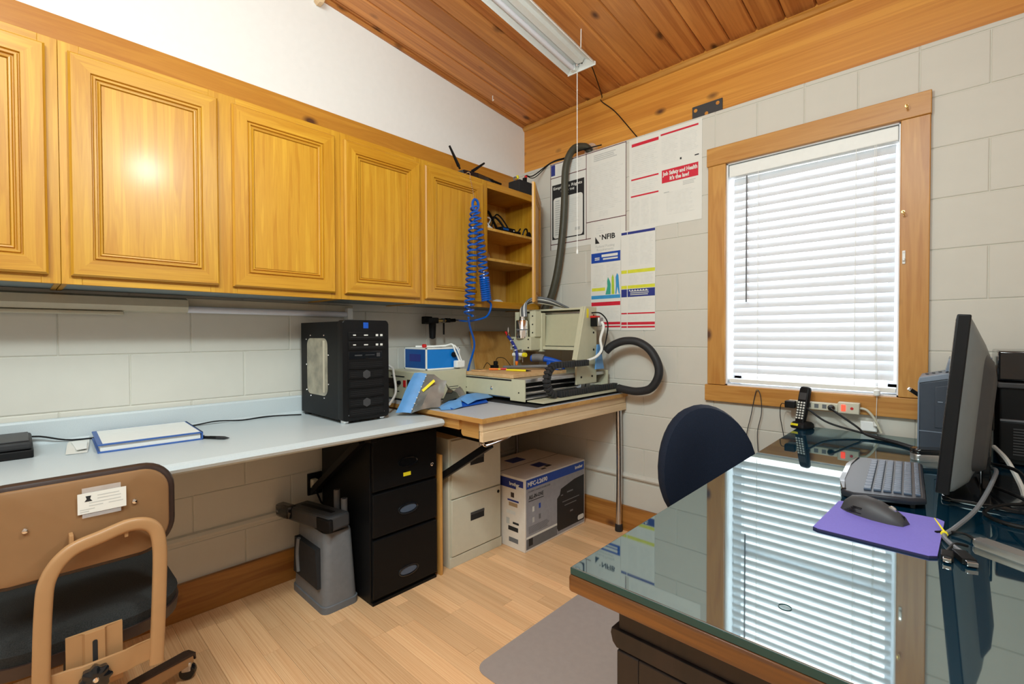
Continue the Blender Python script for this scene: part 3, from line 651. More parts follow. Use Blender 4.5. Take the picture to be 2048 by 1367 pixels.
# ================================================================ MILLING MACHINE
cn = wthing('milling_machine', 'beige desktop milling machine with gantry on the corner workbench', 'machine', (.57, -.45, zt+.004))
x0, x1, y0, y1 = .335, .800, -.800, -.055; zb = .870
part('front_plate', B().prism([(x0,zb),(.70,zb),(.70,zb-.018),(x1,zb-.018),(x1,.962),(x0,.962)], 'Y', y0, y0+.008, .001), 'olive', cn)
part('rear_plate', B().box(x0, y1-.008, zb-.01, x1+.02, y1, .972, .001), 'olive', cn)
part('side_rail', B().box(x0, y0+.008, .945, x0+.05, y1-.008, .963, .002), 'alu', cn)
part('side_rail', B().box(x1-.075, y0+.008, .945, x1-.002, y1-.008, .964, .002), 'alu', cn)
part('inner_wall', B().box(x1-.080, y0+.008, zb, x1-.074, y1-.008, .945), 'black_matte', cn)
part('guide_shaft', B().cyl((x1-.035, y0+.008, .888), (x1-.035, y1-.008, .888), .009), 'chrome', cn)
part('lead_screw', B().cyl((x1-.05, y0+.008, .915), (x1-.05, y1-.008, .915), .006), 'steel', cn)
part('floor_plate', B().box(x0+.01, y0+.008, .862, x1-.002, y1-.008, .868), 'alu', cn)
part('cable_tray', B().box(x1-.002, y0+.02, .851, x1+.105, -.012, .857, .001).box(x1+.099, y0+.02, .857, x1+.105, -.012, .862), 'olive', cn)
part('bearing_block', B().box(x1-.055, -.305, .876, x1-.006, -.265, .907, .002), 'alu', cn); part('bearing_block', B().box(x1-.055, -.250, .876, x1-.006, -.210, .907, .002), 'alu', cn)
for x, y in ((x0+.03, y0+.05), (x1-.04, y0+.05), (x0+.03, y1-.05), (x1-.04, y1-.05)): part('foot', B().lathe([(.016,0),(.018,.003),(.018,.013)], (x, y, zt+.005), 'Z', 12), 'black', cn)
part('bed_board', B().box(x0+.006, y0+.006, .9645, x1-.085, -.34, .983, .001), 'mdf', cn)
part('scale_strip', B().box(x0+.004, y0-.0012, .951, x1-.09, y0-.0002, .959), 'black_print', cn)
part('key_knob', B().lathe([(.008,0),(.009,-.004),(.005,-.007)], (.565, y0, .907), 'Y', 12), 'chrome', cn)
for x, z in ((.36,.895),(.76,.895)): part('screw', B().lathe([(.004,0),(.0035,-.002)], (x, y0, z), 'Y', 8), 'black', cn)
# gantry
GY0, GY1 = -.372, -.172
gp = [(GY0,.905),(GY1,.905),(GY1,1.350),(-.285,1.350),(GY0,1.045)]
for xa, xb in ((x1, x1+.012), (x0-.012, x0)): part('gantry_side', B().prism(gp, 'X', xa, xb, .001), 'olive', cn)
part('side_flange', B().prism([(GY0,1.045),(GY0+.010,1.045),(-.277,1.350),(-.287,1.350)], 'X', x1-.022, x1, .0005), 'olive', cn)
for y, z in ((-.33,.945),(-.22,.945),(-.205,1.30),(-.205,1.20),(-.205,1.10)): part('screw', B().lathe([(.0065,0),(.006,.003)], (x1+.012, y, z), 'X', 8), 'black', cn)
part('gantry_top', B().box(x0, -.290, 1.334, x1, GY1, 1.345, .001), 'olive', cn)
part('gantry_panel', B().prism([(-.272,1.318),(-.312,1.122),(-.306,1.122),(-.266,1.318)], 'X', x0+.002, x1-.002), 'olive_d', cn)
part('gantry_lower', B().box(x0, -.335, 1.098, x1-.002, -.295, 1.116, .001), 'olive', cn)
part('gantry_back', B().box(x0, -.20, 1.09, x1, -.19, 1.335), 'olive', cn)
part('guide_shaft', B().cyl((x0,-.272,1.318), (x1,-.272,1.318), .008), 'steel', cn); part('guide_shaft', B().cyl((x0,-.300,1.125), (x1,-.300,1.125), .008), 'steel', cn)
# carriage with spindle
part('carriage', B().box(.400, -.345, 1.085, .535, -.310, 1.320, .002), 'olive', cn)
part('carriage_plate', B().box(.350, -.430, 1.095, .520, -.345, 1.175, .003), 'olive', cn)
part('carriage_side', B().box(.485, -.400, 1.175, .530, -.345, 1.33, .002), 'olive', cn)
part('slide_column', B().box(.340, -.375, 1.03, .370, -.345, 1.33, .002), 'olive', cn)
sp = part('spindle', B().lathe([(.034,1.165),(.040,1.168),(.040,1.270),(.036,1.276),(.020,1.278),(.018,1.298),(.01,1.30)], (.440,-.415,0), 'Z', 24), 'chrome', cn)
part('spindle_band', B().lathe([(.0405,1.215),(.0405,1.222)], (.440,-.415,0), 'Z', 24), 'grey', sp)
part('collet', B().lathe([(.020,1.10),(.020,1.075),(.012,1.062),(.012,1.05),(.004,1.045),(.004,1.02)], (.440,-.415,0), 'Z', 14), 'steel', cn)
part('yellow_nut', B().lathe([(.013,0),(.014,.004),(.013,.022)], (.485,-.46,1.068), 'X', 8), 'yellow', cn)
part('lamp_tube', B().cyl((.405,-.46,1.068), (.485,-.46,1.068), .012), 'white', cn)
for x, z in ((.375,1.16),(.50,1.16),(.375,1.11),(.50,1.11)): part('screw', B().lathe([(.005,0),(.0045,-.002)], (x, -.43, z), 'Y', 8), 'black', cn)
for z in (1.20, 1.25, 1.30): part('screw', B().lathe([(.005,0),(.0045,-.002)], (.508, -.40, z), 'Y', 8), 'black', cn)
mt = part('stepper_motor', B().box(x1+.013, -.240, 1.235, x1+.058, -.192, 1.287, .004), 'black', cn); part('motor_cap', B().box(x1+.058, -.240, 1.235, x1+.074, -.192, 1.287, .006), 'alu', mt); part('motor_flange', B().box(x1+.0125, -.242, 1.285, x1+.05, -.19, 1.297, .002), 'red', mt)
part('warning_sticker', B().box(x1+.0118, -.275, 1.285, x1+.0126, -.255, 1.338), 'yellow', cn, 'yellow warning sticker')
part('coolant_hose', B().tube([(.37,-.47,1.178),(.395,-.475,1.160),(.425,-.48,1.13),(.450,-.485,1.10),(.458,-.485,1.06),(.455,-.485,1.03)], .009, 8), 'navy_print', cn, 'blue segmented coolant hose')
for i, (p, r) in enumerate((((.405,-.476,1.151),.0105), ((.432,-.481,1.122),.0105), ((.450,-.485,1.096),.0105))): part('hose_ring', B().lathe([(r,-.003),(r,.003)], p, 'Z', 10), 'white', cn)
part('nozzle', B().lathe([(.009,.0),(.009,-.012),(.004,-.032)], (.455,-.485,1.032), 'Z', 10), 'orange', cn)
part('valve', B().cyl((.345,-.465,1.205), (.370,-.47,1.180), .007, .006, 8), 'red', cn); part('valve_stem', B().lathe([(.008,0),(.008,.008),(.004,.012),(.004,.04),(.002,.05)], (.372,-.47,1.185), 'Z', 8), 'chrome', cn)
for k in range(5):
    o = .010*k; part('hose_line', B().tube([(.425+.010*k,-.41,1.298),(.42+o,-.40,1.350+.008*k),(.46+o,-.36,1.385+.007*k),(.52+o,-.29,1.380+.005*k),(.58+o*.5,-.20,1.362),(.61,-.175,1.352)], .0072, 6), ('putty','darkgrey','grey','white','midgrey')[k], cn)
part('motor_wire', B().tube([(x1+.012,-.225,1.315),(x1+.06,-.20,1.31),(x1+.10,-.19,1.25),(x1+.09,-.20,1.14),(x1+.075,-.22,1.075)], .004, 6), 'black', cn)
part('motor_wire', B().tube([(x1+.074,-.215,1.262),(x1+.085,-.21,1.23),(x1+.07,-.22,1.16),(x1+.078,-.22,1.10),(x1+.06,-.25,1.06),(x1+.035,-.30,1.04)], .008, 6), 'white', cn, 'white wire bundle')
# cable chain
cx = x1+.05; path = []
yy = -.03
while yy > -.60: path.append((yy, .8755)); yy -= .022
for i in range(1, 12):
    a = math.pi*i/12; path.append((-.61-.078*math.sin(a), .952-.078*math.cos(a)))
yy = -.60
while yy < -.315: path.append((yy, 1.030)); yy += .022
lm = B().box(-.016, -.0082, -.0165, .016, .0082, .0165, .0025).box(-.011, -.0118, -.011, .011, .0118, .011, .001).mesh('chain_link', 'rubber')
for i, (y, z) in enumerate(path):
    p, q = path[max(0, i-1)], path[min(len(path)-1, i+1)]
    o = link('chain_link', lm, cn); o.location = Vector((cx, y, z))-ORI[cn.name]; o.rotation_euler = (math.atan2(q[1]-p[1], q[0]-p[0]), 0, 0)
# things lying on its bed
single('plywood_sheet', B().box(-.006, -.19, -.19, .006, .19, .19, .002, M=Matrix.Translation((.066, -.285, zt+.188)) @ Matrix.Rotation(math.radians(-13), 4, 'Y')), 'plywood', 'bare plywood sheet leaning on the wall behind the milling machine', 'board', (.1, -.40, zt))
pb_ = B(); random.seed(5)
pb_.loft([[(.30+.07*k*math.cos(a)+.008*random.random(), -.23+.10*k*math.sin(a)+.01*random.random(), .985+h) for a in [i*math.pi/6 for i in range(12)]] for k, h in ((.9,0),(1.05,.03),(.95,.075),(.7,.10),(.4,.105))])
single('paper_bag', pb_, 'bag_brown', 'crumpled brown paper bag behind the milling machine bed', 'bag', (.30, -.23, .985))
ha = wthing('hand_clamp', 'blue and grey hand clamp lying under the machine gantry', 'clamp', (.62, -.30, .984))
part('body', B().tube([(.50,-.40,1.045),(.56,-.385,1.045),(.63,-.36,1.035),(.70,-.34,1.015)], lambda u: .021-.008*u, 10), 'blue_tool', ha)
part('grip', B().tube([(.515,-.405,1.05),(.55,-.395,1.052),(.585,-.385,1.047)], .0225, 10), 'grey', ha); part('trigger', B().box(.60, -.385, .985, .63, -.365, 1.03, .006), 'blue_tool', ha); part('bar', B().box(.68, -.36, 1.0, .77, -.35, 1.02, .003), 'grey', ha); part('jaw', B().box(.60, -.40, .984, .70, -.33, .998, .004), 'blue_tool', ha)
for i, (p0, p1, m, lb) in enumerate((((.40,-.66,.990),(.455,-.62,.990),'orange','short orange marker lying on the machine bed'), ((.52,-.64,.990),(.67,-.60,.990),'yellow','long yellow pencil lying on the machine bed'), ((.43,-.60,.989),(.47,-.57,.989),'red','short red marker lying on the machine bed'))):
    p0, p1 = Vector(p0), Vector(p1); d = (p1-p0)
    t = wthing('marker', lb, 'marker', tuple(p0), 'markers on the machine bed')
    part('barrel', B().cyl(p0, p0+d*.8, .006, seg=8), m, t); part('tip', B().cyl(p0+d*.8, p1, .005, .0015, 8), 'black' if i else 'yellow', t)
single('grey_bar', B().tube([(.38,-.52,.993),(.52,-.47,1.0),(.62,-.42,1.004),(.72,-.39,.995)], .009, 8), 'grey', 'bent grey plastic strip lying across the machine bed', 'strip', (.5, -.47, .984))
wc = wthing('wired_plug', 'small black plug with a looped wire on the machine bed', 'plug', (.36, -.58, .984)); part('body', B().box(.345, -.60, .984, .385, -.565, 1.008, .004), 'black', wc); part('head', B().lathe([(.012,0),(.014,.006),(.014,.02),(.01,.024)], (.375,-.582,1.008), 'Z', 12), 'black', wc); part('wire', B().tube([(.375,-.58,1.03),(.37,-.56,1.05),(.40,-.53,1.045),(.43,-.5,.99)], .002, 5).tube([(.345,-.585,.995),(.32,-.60,1.02),(.31,-.62,.988)], .002, 5), 'black', wc)
# wood block at end of bed
sw_ = wthing('slotted_block', 'small pale block with slots on the machine bed edge', 'block', (.37,-.72,.9835)); part('block', B().box(.345, -.75, .9835, .42, -.70, .990, .001), 'mdf', sw_)
for x in (.356, .378, .40): part('slot', B().box(x, -.74, .990, x+.012, -.715, .9905), 'black', sw_)
# ================================================================ BLUE BOX ON BEIGE CONTROLLER, FOIL BAGS
bc = wthing('controller_box', 'beige metal controller box with dials under the blue box', 'controller', (.2, -1.0, zt))
part('case', B().box(.06, -1.13, zt+.008, .36, -.80, .998, .002), 'olive', bc)
fp = part('front_panel', B().box(.065, -1.134, zt+.012, .355, -1.13, .994, .001), 'olive', bc)
part('title_bar', B().box(.12, -1.1355, .965, .25, -1.134, .971), 'black_print', fp)
part('display', B().box(.10, -1.136, .90, .16, -1.134, .955), 'black_gloss', fp); part('red_button', B().box(.24, -1.138, .915, .262, -1.134, .95, .001), 'red', fp); part('knob', B().lathe([(.011,0),(.011,-.012),(.008,-.014)], (.205,-1.134,.935), 'Y', 14), 'black', fp)
part('label_strip', B().box(.17, -1.1352, .885, .20, -1.134, .89), 'black_print', fp); part('display', B().box(.275, -1.136, .90, .33, -1.134, .955), 'black_gloss', fp)
part('vent', B().box(.36, -.93, .905, .361, -.86, .908), 'darkgrey', bc); part('vent', B().box(.36, -.93, .893, .361, -.86, .896), 'darkgrey', bc)
for x in (.09,.33):
    for y in (-1.1,-.83): part('foot', B().lathe([(.01,0),(.012,.008)], (x,y,zt), 'Z', 10), 'rubber', bc)
be = wthing('blue_instrument_box', 'bright blue instrument box with white edges on the beige controller', 'instrument', (.22, -.92, 1.0))
X0, X1, Y0, Y1, Z0, Z1 = .10, .305, -1.035, -.800, .9985, 1.118
part('case', B().box(X0+.005, Y0+.005, Z0+.004, X1-.003, Y1-.004, Z1-.004), 'blue_box', be)
part('front_panel', B().box(X0+.008, Y0+.001, Z0+.008, X1-.008, Y0+.005, Z1-.008), 'blue_dark', be); part('screen', B().box(X0+.05, Y0+.0002, Z0+.045, X1-.05, Y0+.001, Z0+.085), 'navy_print', be)
e = B()
for xx in (X0, X1-.008):
    for z in (Z0, Z1-.008): e.box(xx, Y0, z, xx+.008, Y1, z+.008, .001)
    for y in (Y0, Y1-.008): e.box(xx, y, Z0, xx+.008, y+.008, Z1, .001)
for z in (Z0, Z1-.008):
    for y in (Y0, Y1-.008): e.box(X0, y, z, X1, y+.008, z+.008, .001)
part('edge_frame', e, 'white', be); part('top_cover', B().box(X0+.008, Y0+.008, Z1-.004, X1-.008, Y1-.008, Z1-.001), 'white', be)
part('dial', B().lathe([(.014,0),(.015,.006),(.015,.018),(.01,.02)], (X1-.002,-.848,1.078), 'X', 14), 'black', be)
part('red_switch', B().lathe([(.008,0),(.013,.006),(.013,.016),(.008,.02)], (.20,-.97,Z1-.001), 'Z', 12), 'red', be)
pp_ = wthing('white_plug', 'white mains plug with cord draped over the blue box', 'plug', (.33, -.82, 1.0)); part('plug', B().box(.312, -.855, 1.005, .345, -.795, 1.045, .006), 'white', pp_); part('cord', B().tube([(.33,-.825,1.045),(.322,-.85,1.10),(.31,-.86,1.135),(.27,-.88,1.128),(.22,-.93,1.124),(.16,-1.0,1.124)], .005, 6).tube([(.33,-.81,1.045),(.325,-.845,1.12),(.29,-.85,1.13),(.22,-.9,1.125)], .004, 6), 'white', pp_); part('tag', B().box(.17,-.93,1.119,.23,-.84,1.128,.003), 'white', pp_)
single('white_cable', B().tube([(.40,-1.32,zt+.02),(.30,-1.22,.90),(.22,-1.18,.985),(.16,-1.15,1.01),(.12,-1.16,1.03)], .006, 6).xf(Matrix.Translation((0,0,0))), 'white', 'thick white cable rising behind the computer tower', 'cable', (.3, -1.22, .86))
# foil bags: a draped sheet with blue band
def sheet(rows, th=.002):
    b = B(); R = [[b.bm.verts.new(p) for p in r] for r in rows]
    for a, c in zip(R, R[1:]):
        for i in range(len(a)-1): b.bm.faces.new((a[i], a[i+1], c[i+1], c[i])).material_index = b.cur
    bmesh.ops.subdivide_edges(b.bm, edges=b.bm.edges[:], cuts=2, use_grid_fill=True, smooth=.6)
    r = bmesh.ops.solidify(b.bm, geom=b.bm.faces[:], thickness=th)
    return b
fb = wthing('foil_bag', 'silver antistatic foil bag with blue band leaning on the controller', 'bag', (.48, -1.25, zt))
# corner points: blue band lies to the side of the tower, silver face to the right
A0, A1 = Vector((.452,-1.318,.823)), Vector((.395,-1.175,1.000))
Bv0, Bv1 = Vector((.500,-1.268,.819)), Vector((.440,-1.130,.990))
C0, C1 = Vector((.580,-1.160,.845)), Vector((.500,-1.055,.950))
part('blue_band', sheet([[A0.lerp(A1, i/4)+Vector((.004*math.sin(i*2),0,.003*math.sin(i*3))) for i in range(5)], [A0.lerp(Bv0,.5).lerp(A1.lerp(Bv1,.5), i/4)+Vector((.008,-.006,.006)) for i in range(5)], [Bv0.lerp(Bv1, i/4)+Vector((.006,-.004,.004)) for i in range(5)]]), 'blue_bag', fb)
part('foil_face', sheet([[Bv0.lerp(Bv1, i/4)+Vector((.005,-.003,.002)) for i in range(5)], [Bv0.lerp(C0,.35).lerp(Bv1.lerp(C1,.35), i/4)+Vector((.020,-.012,.012+.006*math.sin(i*2.2))) for i in range(5)], [Bv0.lerp(C0,.7).lerp(Bv1.lerp(C1,.7), i/4)+Vector((.015,-.010,.010*math.cos(i*1.9))) for i in range(5)], [C0.lerp(C1, i/4)+Vector((.004*math.cos(i*3),0,.008*math.sin(i*2))) for i in range(5)]]), 'silver_bag', fb)
m0 = Bv0.lerp(C0,.32).lerp(Bv1.lerp(C1,.32), .62); d1 = (C1-Bv0).normalized(); d2 = (Bv1-C0).normalized()
nrm_ = d1.cross(d2).normalized(); nrm_ = nrm_ if nrm_.x > 0 else -nrm_
m0 = m0+nrm_*.034; ex = Vector((.25,.42,.42)).normalized(); ey = nrm_.cross(ex)
part('yellow_label', B().box(-.038,-.007,-.0005,.038,.007,.0005, M=frame_M(m0, ex, ey)), 'yellow', fb)
for i in range(7):
    pt = Bv0.lerp(Bv1, .08+.14*i)+Vector((.012,-.008,.008)); part('dot', B().lathe([(.003,-.001),(.003,.0015)], tuple(pt), 'X', 8), 'white', fb)
part('dark_flap', sheet([[(.50,-1.06,.945),(.47,-1.00,.905),(.455,-.95,.862)], [(.53,-1.07,.92),(.51,-1.0,.895),(.49,-.955,.858)], [(.575,-1.145,.862),(.55,-1.06,.85),(.53,-.99,.848)]]), 'black_gloss', fb)
bf = wthing('blue_bag', 'folded blue antistatic bag lying flat on the grey bench top', 'bag', (.55, -1.0, zt))
part('top_layer', sheet([[(.575,-1.06,.866),(.53,-.98,.876),(.50,-.90,.872),(.48,-.815,.862)], [(.60,-1.05,.872),(.57,-.98,.888),(.545,-.89,.884),(.53,-.80,.868)], [(.635,-1.03,.850),(.62,-.96,.862),(.60,-.88,.860),(.575,-.80,.856)]]), 'blue_bag', bf)
part('under_layer', sheet([[(.56,-1.12,.842),(.54,-1.0,.850),(.50,-.86,.850)], [(.60,-1.13,.855),(.60,-1.02,.858),(.58,-.86,.852)], [(.655,-1.15,.842),(.64,-1.06,.842),(.62,-.88,.842)]]), 'blue_tool', bf)
part('front_fold', sheet([[(.565,-1.165,.842),(.575,-1.10,.866),(.595,-1.045,.872)], [(.60,-1.175,.846),(.615,-1.12,.862),(.62,-1.06,.866)], [(.63,-1.19,.840),(.655,-1.14,.840),(.65,-1.08,.846)]]), 'blue_bag', bf)
part('foil_crumple', sheet([[(.47,-.98,.90),(.455,-.93,.915),(.44,-.90,.90)], [(.50,-.97,.875),(.48,-.92,.885),(.46,-.89,.86)], [(.52,-.96,.85),(.50,-.91,.85),(.48,-.88,.848)]]), 'silver_bag', bf)
te = wthing('teal_case', 'small teal plastic case beside the milling machine', 'case', (.30, -.80, zt)); part('body', B().box(.275, -.785, zt+.005, .33, -.725, .905, .004), 'teal', te); part('knob', B().lathe([(.005,0),(.004,.004)], (.33,-.755,.88), 'X', 8), 'chrome', te)
# ================================================================ AIR LINE
ar = wthing('air_regulator', 'black air filter regulator with brass fittings on the left wall', 'regulator', (.07, -.80, 1.2))
part('mount', B().box(.0005, -.845, 1.255, .05, -.80, 1.30, .003), 'black', ar); part('head', B().box(.045, -.86, 1.258, .095, -.785, 1.292, .004), 'black', ar)
part('bowl', B().lathe([(.006,-.095),(.018,-.088),(.020,-.06),(.022,-.01),(.022,.0)], (.07,-.815,1.258), 'Z', 16), 'black', ar)
part('pipe', B().cyl((.07,-.785,1.275), (.07,-.70,1.278), .009), 'brass', ar); part('nut', B().lathe([(.014,0),(.015,.003),(.014,.018)], (.07,-.745,1.277), 'Y', 6), 'steel', ar)
part('valve_body', B().box(.055, -.715, 1.265, .085, -.685, 1.292, .003), 'black', ar); part('handle', B().box(.084, -.748, 1.19, .092, -.738, 1.262, .002), 'black', ar); part('coupler', B().cyl((.07,-.685,1.278), (.07,-.64,1.28), .011), 'black', ar)
bh = wthing('coiled_air_hose', 'blue coiled air hose hanging doubled in front of the oak cabinet', 'hose', (.39, -.75, 1.3))
def helix(p0, p1, r, turns, rad, taper=None, seg=14):
    p0, p1 = Vector(p0), Vector(p1); d = p1-p0; q = d.to_track_quat('Z', 'Y'); pts = []
    n = int(turns*seg)
    for i in range(n+1):
        u = i/n; a = 2*math.pi*turns*u; rr = r*(taper(u) if taper else 1); w_ = u
        pts.append(p0+d*w_+q @ Vector((rr*math.cos(a), rr*math.sin(a), 0)))
    return B().tube(pts, rad, 6, 0)
part('coil', helix((.392,-.762,1.905), (.392,-.808,1.292), .026, 20, .0058, lambda u: .75+.25*min(1, u*4)), 'blue_hose', bh)
part('coil', helix((.392,-.752,1.885), (.392,-.690,1.52), .026, 12, .0058, lambda u: .75+.25*min(1, u*4)), 'blue_hose', bh)
part('tight_coil', helix((.392,-.690,1.52), (.392,-.672,1.385), .026, 11, .0058), 'blue_hose', bh)
part('top_loop', B().tube([(.40,-.762+.022*math.cos(a),1.915+.030*math.sin(a)) for a in [i*math.pi/5 for i in range(10)]], .0075, 8, 4, True), 'blue_hose', bh)
part('tail', B().tube([(.392,-.665,1.385),(.392,-.635,1.36),(.38,-.66,1.295),(.33,-.74,1.268),(.22,-.72,1.272),(.12,-.66,1.28),(.07,-.625,1.281)], .0058, 8), 'blue_hose', bh)
part('drop', B().tube([(.39,-.808,1.285),(.36,-.77,1.23),(.34,-.72,1.13),(.32,-.74,1.02),(.31,-.76,.93),(.315,-.765,.90)], .0062, 8), 'blue_hose', bh); part('fitting', B().lathe([(.009,0),(.010,.006),(.010,.04),(.007,.05)], (.316,-.765,.856), 'Z', 10), 'brass', bh)
hk = wthing('bead_chain', 'short metal bead chain holding the blue coiled hose', 'chain', (.37, -.755, 1.95))
for i in range(12): part('bead', B().lathe([(.0005,-.0035),(.003,-.002),(.0035,0),(.003,.002),(.0005,.0035)], (.352+.004*i/1.0*.9, -.757-.0004*i, 2.075-.0115*i), 'Z', 8), 'chrome', hk)
part('hook', B().tube([(.30,-.757,CZ1+.003),(.345,-.757,CZ1+.004),(.352,-.757,2.075)], .002, 6, 3), 'chrome', hk)
# ================================================================ DUST HOSES
single('vertical_dust_hose', B().tube([(.60,.085,2.395),(.575,.05,2.425),(.53,-.015,2.40),(.50,-.055,2.28),(.492,-.06,2.05),(.475,-.06,1.85),(.44,-.065,1.62),(.395,-.075,1.45),(.35,-.09,1.36),(.33,-.11,1.25)], .0235, 14, 8), 'hose_grey', 'grey green vacuum hose running up the wall into the beam', 'hose', (.45, -.06, 1.3))
single('hose_collar', B().lathe([(.040,-.012),(.046,-.008),(.046,.01),(.038,.014)], (.60,.087,2.405), 'Y', 18), 'clear', 'clear plastic collar where the vacuum hose enters the beam', 'collar', (.60, .09, 2.405))
single('looped_dust_hose', B().tube([(.86,-.145,1.09),(.90,-.135,1.125),(.97,-.125,1.15),(1.05,-.115,1.145),(1.12,-.105,1.10),(1.165,-.10,1.02),(1.165,-.10,.95),(1.12,-.10,.885),(1.04,-.10,.862),(.96,-.10,.866),(.915,-.095,.872)], .023, 14, 8), 'rubber', 'black corrugated hose curling off the workbench end', 'hose', (1.0, -.1, .86))
single('blue_sleeve', B().prism([(-.22,.985),(-.13,.985),(-.17,1.13),(-.20,1.13)], 'X', .83, .838, .001), 'blue_bag', 'pale blue plastic sheet standing behind the milling machine gantry', 'sheet', (.834, -.17, .985))
# ================================================================ POSTERS
def WM(x, z, y=-.0021): return frame_M((x, y, z), (1,0,0), (0,0,1))
def poster(name, label, x0, x1, z0, z1, y=-.0012):
    t = wthing(name, label, 'poster', ((x0+x1)/2, y, z0), 'notices taped to the window wall')
    part('sheet', B().box(x0, y-.0008, z0, x1, y, z1), 'paper', t); t['_y'] = y-.0008
    return t
def band(t, x0, x1, z0, z1, mat, name='band', lift=.0004):
    y = t['_y']; return part(name, B().box(x0, y-lift, z0, x1, y, z1), mat, t)
def lines(t, x0, x1, z0, z1, n, mat='lgrey_print', fill=.55, ragged=.25):
    y = t['_y']; b = B(); h = (z1-z0)/n
    for i in range(n): b.box(x0, y-.0002, z1-(i+1)*h+h*(1-fill)/2, x1-(x1-x0)*ragged*random.random(), y, z1-i*h-h*(1-fill)/2)
    return part('text_lines', b, mat, t, kind='stuff')
P1 = poster('labor_poster', 'large notice with thin dark red border lines beside the vacuum hose', .330, .912, 1.765, 2.352)
for a in ((.330,.334,1.765,2.352), (.622,.626,1.80,2.352), (.908,.912,1.80,2.352)): band(P1, *a, 'maroon_print', 'border')
for a in ((.330,.912,2.345,2.350), (.626,.908,1.905,1.910), (.330,.622,2.252,2.257), (.330,.66,1.80,1.805)): band(P1, *a, 'maroon_print', 'border')
band(P1, .336, .37, 2.27, 2.343, 'navy_print', 'corner_block'); lines(P1, .39, .60, 2.27, 2.335, 5)
fr_ = band(P1, .345, .608, 1.835, 2.205, 'black_print', 'black_panel'); yq = P1['_y']
part('white_panel', B().prism(rrect(.356, 1.842, .597, 2.115, .02), 'Y', yq-.0008, yq-.0003), 'paper', P1)
text('title', 'Employee Rights', .026, frame_M((.357, yq-.0009, 2.172), (1,0,0), (0,0,1)), 'paper', P1, bold=.0004, width=.235)
text('title', 'UNDER THE', .018, frame_M((.42, yq-.0009, 2.146), (1,0,0), (0,0,1)), 'paper', P1, bold=.0004, width=.11); text('title', 'LAW', .02, frame_M((.44, yq-.0009, 2.122), (1,0,0), (0,0,1)), 'paper', P1, bold=.0004)
P1['_y'] = yq-.0008
lines(P1, .372, .42, 1.86, 2.10, 16, 'grey_print'); lines(P1, .44, .58, 1.93, 2.09, 12); band(P1, .535, .575, 1.875, 1.895, 'grey_print', 'stamp')
P1['_y'] = yq; lines(P1, .68, .86, 2.28, 2.325, 4, 'grey_print'); lines(P1, .645, .89, 1.97, 2.26, 26); lines(P1, .72, .80, 1.93, 1.965, 4); lines(P1, .66, .74, 1.82, 1.885, 5); lines(P1, .80, .88, 1.83, 1.885, 4)
P2 = poster('safety_poster', 'large white notice with red headline bands next to the window', .932, 1.365, 1.808, 2.346)
for a in ((.948,1.118,2.300,2.318), (.945,1.118,2.102,2.111), (.943,1.118,2.003,2.012), (1.130,1.345,2.315,2.325)): band(P2, *a, 'red_print', 'red_band')
band(P2, 1.138, 1.345, 2.045, 2.118, 'red_print', 'red_headline'); yq = P2['_y']
text('headline', 'Job Safety and Health', .03, frame_M((1.143, yq-.0007, 2.086), (1,0,0), (0,0,1)), 'paper', P2, bold=.0012, width=.197); text('headline', "It's the law!", .03, frame_M((1.185, yq-.0007, 2.056), (1,0,0), (0,0,1)), 'paper', P2, bold=.0012, width=.11)
lines(P2, .95, 1.115, 2.13, 2.285, 14); lines(P2, .95, 1.115, 2.02, 2.09, 6); lines(P2, .945, 1.0, 1.83, 1.985, 20, ragged=.1); lines(P2, 1.01, 1.06, 1.83, 1.985, 20, ragged=.1); lines(P2, 1.07, 1.118, 1.83, 1.985, 20, ragged=.1)
lines(P2, 1.135, 1.235, 2.15, 2.30, 16); lines(P2, 1.245, 1.345, 2.19, 2.30, 12); lines(P2, 1.26, 1.34, 2.01, 2.035, 3, 'grey_print'); lines(P2, 1.165, 1.33, 1.86, 1.99, 16); lines(P2, 1.15, 1.19, 1.985, 1.995, 1, 'grey_print')
for a in ((1.243,1.253,2.155,2.166),(1.325,1.348,2.155,2.161)): band(P2, *a, 'black_print', 'emblem')
P3 = poster('federal_poster', 'narrow notice with a bright blue header above colourful figures', .660, .876, 1.215, 1.90, -.0026)
yq = P3['_y']
text('logo_text', 'NFIB', .045, frame_M((.742, yq-.0005, 1.783), (1,0,0), (0,0,1)), 'black_print', P3, bold=.0012, width=.095)
part('logo_or_reflection', B().prism([(.693,1.762),(.725,1.762),(.693,1.806)], 'Y', yq-.0004, yq), 'black_print', P3); part('logo_tip', B().prism([(.722,1.812),(.732,1.812),(.732,1.800)], 'Y', yq-.0004, yq), 'black_print', P3)
text('subtitle', 'Federal Posting', .022, frame_M((.697, yq-.0005, 1.735), (1,0,0), (0,0,1)), 'grey_print', P3, width=.135); text('subtitle', 'Requirements', .022, frame_M((.705, yq-.0005, 1.714), (1,0,0), (0,0,1)), 'grey_print', P3, width=.12)
band(P3, .664, .873, 1.640, 1.702, 'blue_print', 'blue_header'); lines(P3, .70, .765, 1.82, 1.88, 4, 'lgrey_print')
P3['_y'] = yq-.0004; lines(P3, .74, .855, 1.672, 1.690, 1, 'paper', .9, 0); lines(P3, .75, .855, 1.655, 1.666, 1, 'lgrey_print', .9, 0); lines(P3, .69, .73, 1.655, 1.676, 2, 'paper'); P3['_y'] = yq
lines(P3, .678, .765, 1.49, 1.625, 14); lines(P3, .775, .865, 1.50, 1.625, 13)
band(P3, .668, .765, 1.462, 1.482, 'yellow_print', 'yellow_label'); band(P3, .664, .873, 1.412, 1.434, 'sky_print', 'blue_footer')
